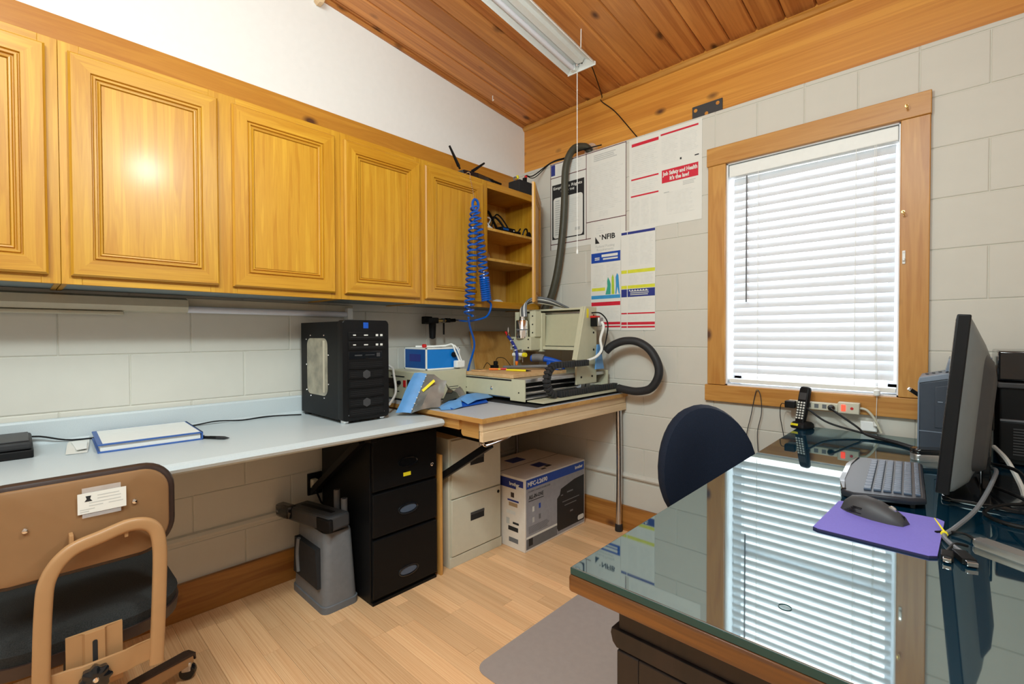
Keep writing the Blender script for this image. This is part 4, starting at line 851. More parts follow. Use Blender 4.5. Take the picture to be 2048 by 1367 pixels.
part('figure', B().prism([(.768,1.437),(.805,1.437),(.806,1.50),(.80,1.52),(.786,1.545),(.780,1.52),(.782,1.49)], 'Y', yq-.0004, yq), 'green_print', P3); part('figure', B().prism([(.812,1.437),(.832,1.437),(.828,1.54),(.82,1.56),(.812,1.54)], 'Y', yq-.0004, yq), 'lime_print', P3); part('figure', B().prism([(.838,1.437),(.846,1.437),(.852,1.48),(.862,1.437),(.870,1.437),(.864,1.50),(.86,1.55),(.85,1.565),(.84,1.54),(.842,1.49)], 'Y', yq-.0004, yq), 'sky_print', P3)
band(P3, .664, .873, 1.368, 1.392, 'red_print', 'red_band'); lines(P3, .675, .865, 1.285, 1.355, 7); band(P3, .75, .873, 1.250, 1.266, 'red_print', 'red_band'); band(P3, .75, .873, 1.232, 1.242, 'red_print', 'red_band')
P4 = poster('yellow_band_poster', 'narrow notice with yellow and dark blue bands over the machine', .878, 1.100, 1.212, 1.812, -.0026)
yq = P4['_y']
for x0_, x1_ in ((.880,.918),(.922,1.098)):
    band(P4, x0_, x1_, 1.788, 1.803, 'navy_print', 'navy_band'); band(P4, x0_, x1_, 1.555, 1.575, 'yellow_print', 'yellow_band'); band(P4, x0_, x1_, 1.463, 1.482, 'yellow_print', 'yellow_band'); band(P4, x0_, x1_, 1.413, 1.460, 'navy_print', 'navy_panel')
    band(P4, x0_, x1_, 1.310, 1.318, 'red_print', 'red_band'); band(P4, x0_, x1_, 1.246, 1.262, 'red_print', 'red_band'); band(P4, x0_, x1_, 1.228, 1.238, 'red_print', 'red_band')
lines(P4, .93, .995, 1.60, 1.775, 22); lines(P4, 1.005, 1.09, 1.60, 1.775, 22); lines(P4, .93, 1.0, 1.49, 1.545, 7); lines(P4, 1.01, 1.09, 1.49, 1.545, 7); lines(P4, .925, 1.09, 1.335, 1.40, 8); lines(P4, .925, 1.09, 1.27, 1.30, 4)
P4['_y'] = yq-.0004; lines(P4, .94, 1.06, 1.42, 1.452, 3, 'grey_print')
for i in range(7): band(P4, .932+.018*i, .940+.018*i, 1.447, 1.455, 'paper', 'icon')
# bracket on beam
bk = wthing('steel_plate', 'dark grey steel plate with bolt holes on the timber beam', 'plate', (1.355, .098, 2.36))
part('plate', B().box(1.272, .092, 2.362, 1.436, .0995, 2.463, .002), 'darkgrey', bk)
for x, z in ((1.292, 2.438), (1.412, 2.442), (1.352, 2.405)): part('hole', B().lathe([(.010,0),(.010,.001)], (x, .0905, z), 'Y', 12), 'beam_x', bk)
# ================================================================ CEILING LIGHT
fx_ = thing('shop_light', 'white hanging fluorescent shop light with open trough reflector', 'light', (.865, -.40, 2.628), 0)
fx_.rotation_euler = (-math.atan(.075), 0, math.radians(2.2))
part('reflector', B().prism([(-.085,0),(-.080,.012),(-.030,.048),(.030,.048),(.080,.012),(.085,0),(.088,.002),(.083,.016),(.032,.053),(-.032,.053),(-.083,.016),(-.088,.002)], 'Y', -1.22, -.004), 'lamp_white', fx_)
part('ballast_cover', B().prism([(-.026,.048),(-.018,.030),(.018,.030),(.026,.048)], 'Y', -1.21, -.02), 'white', fx_)
part('end_plate', B().prism([(-.088,-.004),(.088,-.004),(.088,.014),(.035,.055),(-.035,.055),(-.088,.014)], 'Y', -.006, 0, .001), 'lamp_white', fx_)
part('end_plate', B().prism([(-.088,-.004),(.088,-.004),(.088,.014),(.035,.055),(-.035,.055),(-.088,.014)], 'Y', -1.226, -1.22, .001), 'lamp_white', fx_)
for x in (-.040,):
    part('tube', B().cyl((x, -1.19, .012), (x, -.03, .012), .0125, seg=14), 'tube_white', fx_)
part('socket', B().box(-.055, -.03, .0, -.026, -.008, .03, .003), 'white', fx_)
part('pull_switch', B().lathe([(.010,0),(.012,-.006),(.008,-.012)], (-.02,-.02,.03), 'Z', 10), 'steel', fx_)
part('hanger', B().tube([(.03,-.06,.05),(.035,-.07,.10),(.036,-.075,.178)], .0025, 6), 'white', fx_); part('hanger', B().tube([(0,-1.12,.05),(0,-1.125,.10),(0,-1.13,.19)], .0025, 6), 'white', fx_)
pc = wthing('pull_cord', 'long white beaded pull cord hanging from the shop light', 'cord', (.848, -.42, 1.62))
part('cord', B().cyl((.848,-.418,1.655), (.848,-.418,2.655), .0022, seg=6), 'white', pc); part('bob', B().lathe([(.002,.03),(.005,.02),(.007,.008),(.005,0)], (.848,-.418,1.63), 'Z', 10), 'white', pc)
for i in range(9): part('bead', B().lathe([(.001,-.004),(.0042,0),(.001,.004)], (.848,-.418,1.72+.1*i), 'Z', 8), 'white', pc)
single('lamp_wire', B().tube([(.87,-.405,2.66),(.86,-.35,2.72),(.80,-.20,2.752),(.70,.06,2.722),(.68,.088,2.70),(.78,.094,2.60),(.93,.094,2.40),(.96,.094,2.37)], .003, 6), 'black', 'thin black lamp wire trailing across ceiling and beam', 'wire', (.8, 0, 2.5))
single('ceiling_hook', B().tube([(.10,-.33,2.785),(.10,-.33,2.76),(.108,-.338,2.745),(.116,-.335,2.752)], .0025, 6), 'white', 'tiny white screw hook in the cedar ceiling', 'hook', (.1, -.33, 2.78))
single('wood_peg', B().prism([(-1.49,2.94),(-1.45,2.94),(-1.447,2.87),(-1.455,2.85),(-1.475,2.848),(-1.488,2.86)], 'X', .0005, .045, .004), 'board_pale', 'pale rounded wooden peg fixed high on the plaster wall', 'peg', (.02, -1.47, 2.85))
# ================================================================ UNDER THE COUNTER
bfc = wthing('filing_cabinet', 'black three drawer metal filing cabinet under the counter', 'cabinet', (.27, -1.31, 0))
part('body', B().box(.04, -1.486, .012, .505, -1.128, .738, .003), 'black_metal', bfc); part('plinth', B().box(.06, -1.48, 0, .515, -1.134, .012), 'black_metal', bfc)
for i, (za, zb_, hz) in enumerate(((.503,.730,.604), (.300,.490,.388), (.030,.288,.100))):
    d = part('drawer', B().box(.505, -1.480, za, .522, -1.134, zb_, .004), 'black_metal', bfc)
    part('pull_rim', B().tube([(.5225, -1.300+.052*math.cos(a), hz+.022*math.sin(a)) for a in [k*math.pi/6 for k in range(12)]], .0045, 6, 3, True), 'black_gloss', d); part('pull_cup', B().prism([(-1.30+.045*math.cos(a), hz+.016*math.sin(a)) for a in [k*math.pi/8 for k in range(16)]], 'X', .5205, .5228), 'key' if i else 'black_gloss', d)
    if i == 0: part('yellow_tag', B().box(.522, -1.325, .540, .5228, -1.285, .557), 'yellow', d, 'small yellow label'); part('lock', B().lathe([(.008,0),(.009,.004),(.006,.006)], (.522,-1.165,.565), 'X', 12), 'chrome', d)
wfc = wthing('filing_cabinet', 'cream two drawer metal filing cabinet next to the printer carton', 'cabinet', (.27, -.855, 0))
part('body', B().box(.03, -1.043, .0, .498, -.668, .660, .003), 'putty', wfc); part('plinth', B().box(.498, -1.043, 0, .506, -.668, .052, .002), 'putty', wfc)
for za, zb_ in ((.352,.650), (.058,.346)):
    d = part('drawer', B().box(.498, -1.030, za, .510, -.680, zb_, .003), 'putty', wfc); zh = za+.172
    part('pull_recess', B().box(.5095, -.905, zh-.022, .5108, -.808, zh+.020), 'black_matte', d); part('pull_lip', B().box(.5095, -.905, zh+.008, .514, -.808, zh+.022, .002), 'darkgrey', d)
part('lock', B().lathe([(.008,0),(.009,.003),(.005,.005)], (.5095,-.700,.315), 'X', 12), 'black', wfc)
single('tan_board', B().box(.06, -1.112, 0, .520, -1.098, .597, .001), 'plywood', 'thin upright tan board wedged between the two filing cabinets', 'board', (.3, -1.1, 0))
# printer carton
bxo = wthing('printer_carton', 'white and blue printer carton standing under the workbench', 'box', (.46, -.37, 0))
bx0, bx1, by0, by1, bh_ = .25, .670, -.655, -.088, .402
part('carton', B().box(bx0, by0, 0, bx1, by1, bh_, .004), 'box_brown', bxo)
part('front_print', B().box(bx1, by0+.010, .012, bx1+.0006, by1-.008, bh_-.006), 'photo_grey', bxo, 'printed grey front panel')
XF = bx1+.0006
def FM(y, z, x=XF+.0004): return frame_M((x, y, z), (0,1,0), (0,0,1))
part('blue_band', B().box(XF, by0+.012, .345, XF+.0004, by1-.010, .394), 'blue_print', bxo)
text('model_text', 'MFC-L2690', .034, FM(by0+.022, .357, XF+.0006), 'paper', bxo, bold=.001, width=.17); text('maker_text', 'brother', .026, FM(by1-.105, .362, XF+.0006), 'paper', bxo, bold=.001, width=.08)
text('headline_text', 'ALL-IN-ONE', .03, FM(by0+.032, .285, XF+.0003), 'black_print', bxo, bold=.0006, width=.125); text('small_text', 'COMPACT MONOCHROME LASER', .014, FM(by0+.030, .322, XF+.0003), 'midgrey', bxo, width=.19)
part('grey_line', B().box(XF, by0+.03, .272, XF+.0003, by0+.16, .276), 'black_print', bxo)
PRN = [(-.372,.05),(-.372,.225),(-.345,.245),(-.335,.275),(-.20,.305),(-.125,.31),(-.098,.312),(-.098,.03),(-.36,.03)]
part('printer_picture', B().prism(PRN, 'X', XF, XF+.0004), 'black_print', bxo, 'picture of a black printer')
for a in ((-.335,-.315,.232,.238),(-.275,-.215,.238,.246),(-.32,-.15,.190,.195),(-.30,-.18,.165,.170),(-.245,-.215,.115,.124)): part('picture_detail', B().box(XF+.0004, a[0], a[2], XF+.0006, a[1], a[3]), 'grey', bxo)
part('lower_strip', B().box(XF, by0+.012, .014, XF+.0003, -.372, .07), 'midgrey', bxo); part('white_strip', B().box(XF, by0+.012, .07, XF+.0003, -.372, .082), 'paper', bxo); part('ink_icon', B().box(XF+.0003, by0+.03, .028, XF+.0005, by0+.065, .068), 'black_print', bxo); part('round_label', B().prism(rrect(-.165,.038,-.102,.068,.012), 'X', XF+.0004, XF+.0007), 'lgrey_print', bxo)
for y, z, m in ((by0+.07,.225,'lgrey_print'),(by0+.125,.23,'blue_print'),(by0+.07,.165,'grey_print'),(by0+.125,.17,'midgrey')): part('icon', B().box(XF, y-.008, z-.014, XF+.0003, y+.008, z+.014), m, bxo)
b = B()
for i in range(7): b.box(XF, by0+.03, .095+.006*i, XF+.0002, by0+.20+.01*math.sin(i*5), .098+.006*i)
part('text_lines', b, 'midgrey', bxo, kind='stuff')
YF = by0
part('side_blue', B().box(.36, YF-.0004, .335, bx1-.012, YF, .388), 'navy_print', bxo); part('side_notch', B().box(bx1-.065, YF-.0007, .325, bx1-.008, YF-.0003, .352), 'box_brown', bxo)
text('maker_text', 'brother', .026, frame_M((bx1-.115, YF-.0009, .352), (1,0,0), (0,0,1)), 'paper', bxo, bold=.001, width=.075)
for a, m in (((bx1-.105,bx1-.08,.285,.312),'brown'), ((bx1-.13,bx1-.045,.262,.272),'navy_print'), ((bx1-.12,bx1-.055,.235,.256),'bag_brown'), ((bx1-.14,bx1-.115,.13,.165),'grey_print'), ((bx1-.09,bx1-.045,.138,.15),'black_print'), ((bx1-.125,bx1-.05,.098,.122),'black_print'), ((bx1-.12,bx1-.05,.035,.06),'midgrey'), ((bx1-.14,bx1-.07,.19,.21),'lgrey_print')): part('side_label', B().box(a[0], YF-.0004, a[2], a[1], YF, a[3]), m, bxo)
part('lid_seam', B().box((bx0+bx1)/2-.002, by0+.004, bh_, (bx0+bx1)/2+.002, by1-.004, bh_+.0006), 'brown', bxo)
for a in ((.32,.40,-.46,-.34),(.50,.57,-.42,-.33)): part('top_mark', B().box(a[0], a[2], bh_, a[1], a[3], bh_+.0006), 'navy_print', bxo)
for a in ((.575,.60,-.38,-.33),(.60,.615,-.44,-.40)): part('top_mark', B().box(a[0], a[2], bh_, a[1], a[3], bh_+.0006), 'black_print', bxo)
# shredder bin with displaced head
sh = wthing('shredder_bin', 'grey tapered shredder waste bin with open side window', 'bin', (.26, -1.575, 0))
def ring(xa, xb, ya, yb, r, z): return [(x, y, z) for x, y in rrect(xa, ya, xb, yb, r, 4)]
part('base', B().loft([ring(.095,.428,-1.660,-1.494,.03,.0), ring(.095,.428,-1.660,-1.494,.03,.028), ring(.098,.425,-1.657,-1.497,.03,.031)]), 'midgrey', sh)
part('body', B().loft([ring(.100,.423,-1.655,-1.499,.03,.031), ring(.118,.405,-1.640,-1.512,.03,.320), ring(.122,.400,-1.637,-1.515,.028,.332)]), 'grey', sh)
part('window', B().prism([(.135,.10),(.385,.10),(.365,.265),(.150,.265)], 'Y', -1.6665, -1.640).xf(Matrix.Rotation(0,4,'X')), 'black_matte', sh, 'dark open side window')
part('window_strap', B().tube([(.20,-1.668,.27),(.19,-1.670,.20),(.20,-1.670,.12)], .009, 8), 'grey', sh)
hd = thing('paper_shredder', 'dark grey shredder head lying tilted across the bin', 'shredder', (.24, -1.60, .333), math.radians(8))
TM = Matrix.Translation((0,0,.052)) @ Matrix.Rotation(math.radians(-3), 4, 'Y')
part('body', B().box(-.14, -.065, -.046, .19, .040, .02, .012, M=TM), 'darkgrey', hd); part('blade_slot', B().box(-.10, -.02, .0195, .14, .0, .0215, M=TM), 'black', hd)
part('front_grip', B().box(.10, -.07, -.045, .200, -.05, .012, .006, M=TM), 'black', hd)
part('handle', B().box(-.215, -.085, -.035, -.10, -.035, .026, .014, M=TM), 'black_gloss', hd); part('switch', B().box(-.20, -.088, -.01, -.18, -.084, .0, .002, M=TM), 'grey', hd)
for i, (x, y, z1_) in enumerate(((.292,-1.531,.478),(.362,-1.531,.455))):
    t = wthing('cardboard_tube', ('taller','shorter')[i]+' grey roll standing upright on the shredder bin', 'tube', (x, y, .333), 'grey rolls on the bin')
    part('roll', B().cyl((x, y, .333), (x, y, z1_), .014, seg=16), 'grey', t); part('end_cap', B().cyl((x, y, z1_), (x, y, z1_+.002), .010, seg=14), 'darkgrey', t)
ou = wthing('wall_outlet', 'black wall outlet with plugs low on the block wall', 'outlet', (.01, -1.51, .38))
part('plate', B().box(.0005, -1.545, .385, .012, -1.472, .495, .003), 'black', ou); part('plug', B().box(.012, -1.535, .42, .045, -1.505, .47, .006), 'putty', ou); part('cord', B().tube([(.04,-1.52,.425),(.06,-1.51,.38),(.05,-1.49,.345),(.07,-1.47,.36)], .005, 6), 'black', ou)
# ================================================================ TAN STENO CHAIR
ch = wthing('typist_chair', 'tan metal framed typist chair with black seat by the counter', 'chair', (.53, -2.43, 0))
yc = -2.437
def bend(b, k=.7):
    for v in b.bm.verts: v.co.x -= k*(v.co.y-yc)**2
    return b
def slab(y0, y1, z0, z1, r, xa, xb, bev):
    # rounded slab with a fine grid so that it can bend
    pr = rrect(y0, z0, y1, z1, r, 8); b = B()
    rings = []
    for x, ins in ((xa, bev), (xa+bev*.3, bev*.3), (xa+bev, 0), (xb-bev, 0), (xb-bev*.3, bev*.3), (xb, bev)):
        cy, cz = (y0+y1)/2, (z0+z1)/2; rings.append([(x, cy+(y-cy)*(1-2*ins/(y1-y0)), cz+(z-cz)*(1-2*ins/(z1-z0))) for y, z in pr])
    # caps as fans around inner rings keep the bend smooth
    def shrink(rg, f): 
        cy, cz = (y0+y1)/2, (z0+z1)/2; return [(p[0], cy+(p[1]-cy)*f, cz+(p[2]-cz)*f) for p in rg]
    allr = [shrink(rings[0], f) for f in (.02,.3,.6,.85)]+rings+[shrink(rings[-1], f) for f in (.85,.6,.3,.02)]
    return bend(b.loft(allr))
part('back_cushion', slab(yc-.180, yc+.180, .645, .850, .07, .795, .838, .016), 'fabric', ch)
part('back_rim', slab(yc-.192, yc+.192, .628, .862, .075, .830, .860, .012), 'brown', ch)
part('back_shell', slab(yc-.176, yc+.176, .641, .850, .062, .850, .868, .005), 'tan_dark_shaded', ch)
for y in (-2.525, -2.335): part('screw', B().lathe([(.006,0),(.005,.003),(.001,.004)], (.866 if y < -2.4 else .862, y, .760 if y < -2.4 else .775), 'X', 10), 'chrome', ch)
cdp = part('name_card', B().box(.8715, -2.440, .772, .8722, -2.352, .820), 'paper', ch, 'white business card taped to the chair back')
part('tape', B().box(.8708, -2.432, .762, .8714, -2.362, .832), 'clear', ch)
part('card_logo', B().prism([(-2.428,.800),(-2.414,.800),(-2.418,.806),(-2.416,.813),(-2.426,.813),(-2.424,.806)], 'X', .8722, .8725), 'black_print', cdp)
b = B()
for y0_, y1_, z in ((-2.405,-2.365,.811),(-2.405,-2.362,.804),(-2.42,-2.362,.796),(-2.42,-2.395,.789),(-2.385,-2.358,.789),(-2.436,-2.41,.782),(-2.436,-2.42,.777)): b.box(.8722, y0_, z-.0012, .8724, y1_, z+.0012)
part('card_text', b, 'grey_print', cdp, kind='stuff')
def flatbar(pts, w, d, smooth=8):
    # bar of rounded rectangular section following a path lying close to a Y-Z plane
    P = [Vector(p) for p in pts]; Q = []
    for i in range(len(P)-1):
        p0, p1, p2, p3 = (P[max(0, min(len(P)-1, i+k-1))] for k in range(4))
        for j in range(smooth):
            u = j/smooth; Q.append(.5*((2*p1)+(p2-p0)*u+(2*p0-5*p1+4*p2-p3)*u*u+(3*p1-p0-3*p2+p3)*u**3))
    Q.append(P[-1]); rings = []
    for i, q in enumerate(Q):
        t = (Q[min(i+1, len(Q)-1)]-Q[max(i-1, 0)]).normalized(); xh = Vector((1,0,0)); xh = (xh-t*t.x).normalized(); s = t.cross(xh)
        rings.append([q+xh*a+s*c for a, c in rrect(-d/2, -w/2, d/2, w/2, min(w, d)*.4, 3)])
    return B().loft(rings)
part('back_frame', flatbar([(.905,-2.512,.20),(.905,-2.506,.40),(.902,-2.500,.58),(.898,-2.490,.655),(.893,-2.455,.700),(.890,-2.40,.716),(.888,-2.345,.727),(.888,-2.306,.712),(.890,-2.291,.665),(.895,-2.293,.55),(.90,-2.302,.37)], .030, .020), 'tan', ch)
for y in (-2.452, -2.355): part('back_bracket', B().box(.862, y-.004, .70, .892, y+.004, .735, .002), 'tan', ch)
part('cross_plate', B().prism([(.898,-2.50),(.905,-2.46),(.912,-2.44),(.912,-2.36),(.905,-2.34),(.900,-2.29),(.894,-2.29),(.899,-2.342),(.906,-2.362),(.906,-2.438),(.899,-2.458),(.892,-2.50)], 'Z', .385, .435, .001), 'tan', ch)
part('seat_bracket', B().prism([(.880,-2.465),(.888,-2.465),(.888,-2.437),(.896,-2.433),(.896,-2.398),(.888,-2.394),(.888,-2.365),(.880,-2.365)], 'Z', .36, .500, .001), 'tan', ch); part('slot', B().prism(rrect(-2.420, .425, -2.411, .480, .004), 'X', .8955, .8968), 'black_matte', ch)
part('support_arm', B().box(.55, -2.46, .395, .885, -2.37, .412, .003), 'tan', ch)
part('knob', B().loft([[(x, -2.418+r*(1+.10*math.cos(8*a))*math.cos(a), .405+r*(1+.10*math.cos(8*a))*math.sin(a)) for a in [k*2*math.pi/48 for k in range(48)]] for x, r in ((.912,.010),(.914,.026),(.930,.028),(.934,.022),(.935,.006))]), 'black_gloss', ch); part('knob_screw', B().lathe([(.006,0),(.004,.003)], (.935,-2.418,.405), 'X', 10), 'chrome', ch)
def oval(xa, xb, ya, yb, r, z): return [(x, y, z) for x, y in rrect(xa, ya, xb, yb, r, 8)]
part('seat_pan', B().loft([oval(.38,.80,-2.60,-2.26,.10,.408), oval(.345,.845,-2.64,-2.225,.13,.425), oval(.34,.85,-2.645,-2.22,.14,.455)]), 'brown', ch)
part('seat_cushion', B().loft([oval(.345,.845,-2.64,-2.225,.14,.455), oval(.340,.848,-2.645,-2.222,.14,.480), oval(.36,.83,-2.625,-2.24,.13,.500), oval(.42,.77,-2.56,-2.30,.10,.506)]), 'fabric', ch)
part('column', B().cyl((.55,-2.43,.10), (.55,-2.43,.408), .025), 'black', ch)
hub = Vector((.55,-2.43,.085))
for k, (ex, ey) in enumerate(((-.125,.29),(.29,.125),(.125,-.29),(-.29,-.125))):
    tip = hub+Vector((ex, ey, 0)); d = Vector((ex, ey, 0)).normalized(); s = Vector((-d.y, d.x, 0)); L = math.hypot(ex, ey)
    Mx = Matrix(((d.x,s.x,0,hub.x),(d.y,s.y,0,hub.y),(0,0,1,0),(0,0,0,1)))
    lg = part('leg', B().prism([(0,.058),(L,.050),(L+.01,.056),(L+.01,.084),(0,.112)], 'Y', -.017, .017, .003).xf(Mx), 'tan', ch); part('leg_cap', B().prism([(L*.42,.0995),(L*.45,.105),(L,.090),(L+.016,.085),(L+.018,.062),(L+.012,.062),(L+.011,.080)], 'Y', -.019, .019, .002).xf(Mx), 'brown', lg)
    part('caster_wheel', B().lathe([(.006,-.016),(.022,-.015),(.0255,-.008),(.0255,-.002),(.021,0),(.0255,.002),(.0255,.008),(.022,.015),(.006,.016)], (0,0,0), 'Y', 18).xf(Matrix.Translation((tip.x,tip.y,.0256)) @ Matrix.Rotation(1.1+k, 4, 'Z')), 'black_gloss', lg); part('caster_hood', B().box(-.016,-.019,.03,.014,.019,.064,.006).xf(Matrix.Translation((tip.x,tip.y,0)) @ Matrix.Rotation(1.1+k, 4, 'Z')), 'steel', lg)
# ================================================================ CHAIR MAT, NAVY CHAIR
single('chair_mat', B().prism(rrect(1.115,-1.43,1.90,-.22,.05,6), 'Z', .0002, .003, .0008), 'mat', 'translucent grey plastic chair mat on the laminate floor', 'mat', (1.5, -.9, 0))
nv = thing('office_chair', 'navy blue fabric office chair tucked beside the glass desk', 'chair', (1.755, -.735, .003), math.radians(-39.7))
# local: faces +x, back at -x
def padring(u, w, z0, z1, x): 
    return [(x, w*math.cos(a)*(1-.10*max(0, math.sin(a))), (z0+z1)/2+(z1-z0)/2*(math.copysign(abs(math.sin(a))**.85, math.sin(a)))) for a in [k*2*math.pi/36 for k in range(36)]]
def curve(b, k):
    for v in b.bm.verts: v.co.x += k*v.co.y**2
    return b
part('back_cushion', curve(B().loft([padring(0, w, .655-h, .655+h, x) for x, w, h in ((-.26,.02,.02),(-.262,.10,.11),(-.255,.16,.19),(-.235,.195,.232),(-.205,.205,.242),(-.175,.195,.232),(-.160,.16,.19),(-.155,.10,.11),(-.155,.02,.02))]), 1.3), 'navy', nv)
part('back_post', B().tube([(-.22,0,.55),(-.25,0,.45),(-.20,0,.40),(-.05,0,.385)], .018, 8), 'black', nv)
part('seat_cushion', B().loft([oval(-.20,.22,-.22,.22,.12,.405), oval(-.22,.24,-.24,.24,.14,.43), oval(-.215,.235,-.235,.235,.14,.455), oval(-.15,.17,-.17,.17,.10,.465)]), 'navy', nv)
part('column', B().cyl((0,0,.09), (0,0,.405), .025), 'black', nv)
for k in range(5):
    a = k*2*math.pi/5+.3; d = Vector((math.cos(a), math.sin(a), 0)); lg = part('leg', bar((0,0,.085), tuple(d*.24+Vector((0,0,.075))), .04, .028), 'black', nv)
    part('caster_wheel', B().lathe([(.01,-.016),(.024,-.014),(.0255,0),(.024,.014),(.01,.016)], (0,0,0), 'Y', 14).xf(Matrix.Translation((d.x*.235, d.y*.235, .0258)) @ Matrix.Rotation(a+.5, 4, 'Z')), 'black', lg)
# ================================================================ GLASS TOPPED DESK
dz = .763; DX0, DX1, DY0, DY1 = 1.836, 2.76, -1.842, -.030
dk = wthing('glass_top_desk', 'large dark wooden desk with a thick green edged glass top', 'desk', (2.3, -.95, 0))
part('wood_top', B().box(DX0, DY0, dz-.046, DX1, DY1, dz-.0135, .006), 'deskedge', dk)
gl = part('glass_top', B().box(DX0+.004, DY0+.004, dz-.013, DX1-.004, DY1-.004, dz, .0015), 'desk_glass', dk, 'dark reflective glass sheet')
part('glass_edge', B().box(DX0+.0035, DY0+.0032, dz-.013, DX1-.0035, DY0+.0040, dz-.0018).box(DX0+.0032, DY0+.0035, dz-.013, DX0+.004, DY1-.0035, dz-.0018), 'glass_green', gl)
for y0_, y1_ in ((-1.80,-1.25), (-.50,-.06)):
    ped = part('pedestal', B().box(1.918, y0_, .665, 2.70, y1_, dz-.044).box(1.916, y0_+.004, .04, 2.70, y1_-.004, .640).box(1.93, y0_+.02, 0, 2.69, y1_-.02, .04), 'deskbody', dk)
    part('moulding', B().prism([(1.906,.664),(1.904,.655),(1.908,.640),(1.916,.632),(2.70,.632),(2.70,.664)], 'Y', y0_-.006, y1_+.006, .001), 'deskbody', ped)
part('back_panel', B().box(2.66, -1.26, .10, 2.68, -.49, dz-.044), 'deskbody', dk)
b = sweep_rect(B(), 0, 1, 0, 1, [(0,0)]) if False else None
part('end_stile', B().box(1.918, -1.808, .05, 1.960, -1.797, .630, .002), 'deskbody', dk); part('end_stile', B().box(2.656, -1.808, .05, 2.698, -1.797, .630, .002), 'deskbody', dk); part('end_rail', B().box(1.960, -1.808, .588, 2.656, -1.797, .630, .002), 'deskbody', dk); part('end_rail', B().box(1.960, -1.808, .05, 2.656, -1.797, .11, .002), 'deskbody', dk)
part('end_panel', B().prism([(1.975,.125),(2.64,.125),(2.64,.572),(1.975,.572)], 'Y', -1.803, -1.797, .002), 'deskbody', dk)
part('water_ring', B().tube([(2.16+.009*math.cos(a), -1.715+.009*math.sin(a), dz+.0004) for a in [k*math.pi/6 for k in range(12)]], .0006, 5, 2, True), 'glass_green', dk)
# ---- phone
ph = thing('cordless_phone', 'black cordless phone standing in its charging cradle on the desk', 'phone', (1.855, -.095, dz), math.radians(-22))
part('cradle', B().loft([[(x, y, z) for x, y in rrect(-.030*k, -.042*k, .036*k, .040*k, .014*k, 4)] for k, z in ((.95,.0),(1.05,.006),(1.0,.020),(.8,.028))]), 'black', ph); part('yellow_tag', B().box(-.024,-.043,.012,.010,-.040,.023, .001), 'yellow', ph)
HM = Matrix.Translation((.0,-.012,.020)) @ Matrix.Rotation(math.radians(-14), 4, 'X')
hs_ = part('handset', B().loft([[(x, y, z) for x, y in rrect(-.023*k, -.012*k, .023*k, .012*k, .007*k, 4)] for k, z in ((.86,.0),(.92,.02),(1,.06),(1.02,.12),(.98,.155),(.85,.166),(.5,.170))]).xf(HM), 'black', ph)
part('display', B().box(-.016,-.0135,.108,.016,-.012,.140, .001).xf(HM), 'darkgrey', hs_)
for r in range(7):
    for c in range(3): part('key', B().box(-.0165+.0125*c, -.0145, .020+.0118*r, -.0085+.0125*c, -.0122, .0275+.0118*r, .0008).xf(HM), 'lgrey_print', hs_)
# ---- power strip on the sill
ps = wthing('power_strip', 'cream power strip with glowing red switch on the window sill casing', 'power strip', (1.93, -.05, .842))
part('body', B().box(1.790, -.062, .846, 1.985, -.027, .880, .004), 'putty', ps); part('switch_box', B().box(1.985, -.068, .842, 2.062, -.027, .890, .004), 'putty', ps)
part('switch', B().box(1.998, -.072, .852, 2.014, -.068, .880, .002), 'led_red', ps); part('breaker', B().lathe([(.006,0),(.006,-.002)], (2.036,-.068,.866), 'Y', 10), 'red', ps)
for x in (1.875, 1.905, 1.935): part('socket', B().box(x-.008, -.0632, .855, x+.008, -.0618, .873), 'midgrey', ps)
part('cord', B().tube([(2.06,-.045,.868),(2.085,-.045,.862),(2.11,-.045,.83),(2.135,-.04,.77)], .005, 8), 'putty', ps)
for i, x in enumerate((1.862, 1.962)):
    pg = wthing('black_plug', ('black plug in the power strip beside the phone', 'black plug in the power strip next to its red switch')[i], 'plug', (x, -.075, .855), 'plugs in the power strip')
    part('plug', B().lathe([(.013,0),(.014,-.008),(.010,-.024),(.006,-.03)], (x,-.0635,.862), 'Y', 12), 'black', pg); part('pale_ring', B().lathe([(.015,.0),(.015,-.004)], (x,-.0632,.864), 'Y', 12), 'lime_print' if i == 0 else 'putty', pg)
    part('cord', B().tube([(x,-.093,.862),(x+.03,-.11,.845),(x+.10,-.12,.802-.005*i),(2.10,-.14-.02*i,dz+.012),(2.20,-.20-.03*i,dz+.006),(2.250,-.26-.03*i,dz+.006)], .0045, 8), 'black', pg)
wt = wthing('wall_adapter', 'black wall adapter at the end of the power strip behind the phone', 'adapter', (1.80, -.07, .85)); part('block', B().box(1.785, -.098, .848, 1.828, -.0625, .880, .004), 'black', wt); part('wire', B().tube([(1.785,-.08,.862),(1.765,-.07,.858),(1.757,-.05,.80),(1.765,-.03,.72),(1.78,-.015,.60)], .0018, 5), 'black', wt)
lw = wthing('looped_wire', 'thin dark wire looped over a hook below the window', 'wire', (1.62, -.03, .7)); part('hook', B().cyl((1.652,-.026,.912),(1.652,-.040,.912), .002, seg=6), 'brass', lw); part('wire', B().tube([(1.60,-.018,.55),(1.60,-.02,.68),(1.62,-.022,.78),(1.64,-.032,.88),(1.652,-.036,.914),(1.666,-.032,.885),(1.668,-.022,.80),(1.65,-.02,.70),(1.655,-.018,.58)], .002, 5), 'darkgrey', lw)
jb = wthing('junction_box', 'small white junction box on the wall behind the desk', 'box', (2.09, -.01, .765)); part('box', B().box(2.06, -.022, .768, 2.118, -.0005, .812, .003), 'white', jb); part('cover', B().box(2.063, -.024, .771, 2.115, -.022, .809, .001), 'white_gloss', jb)
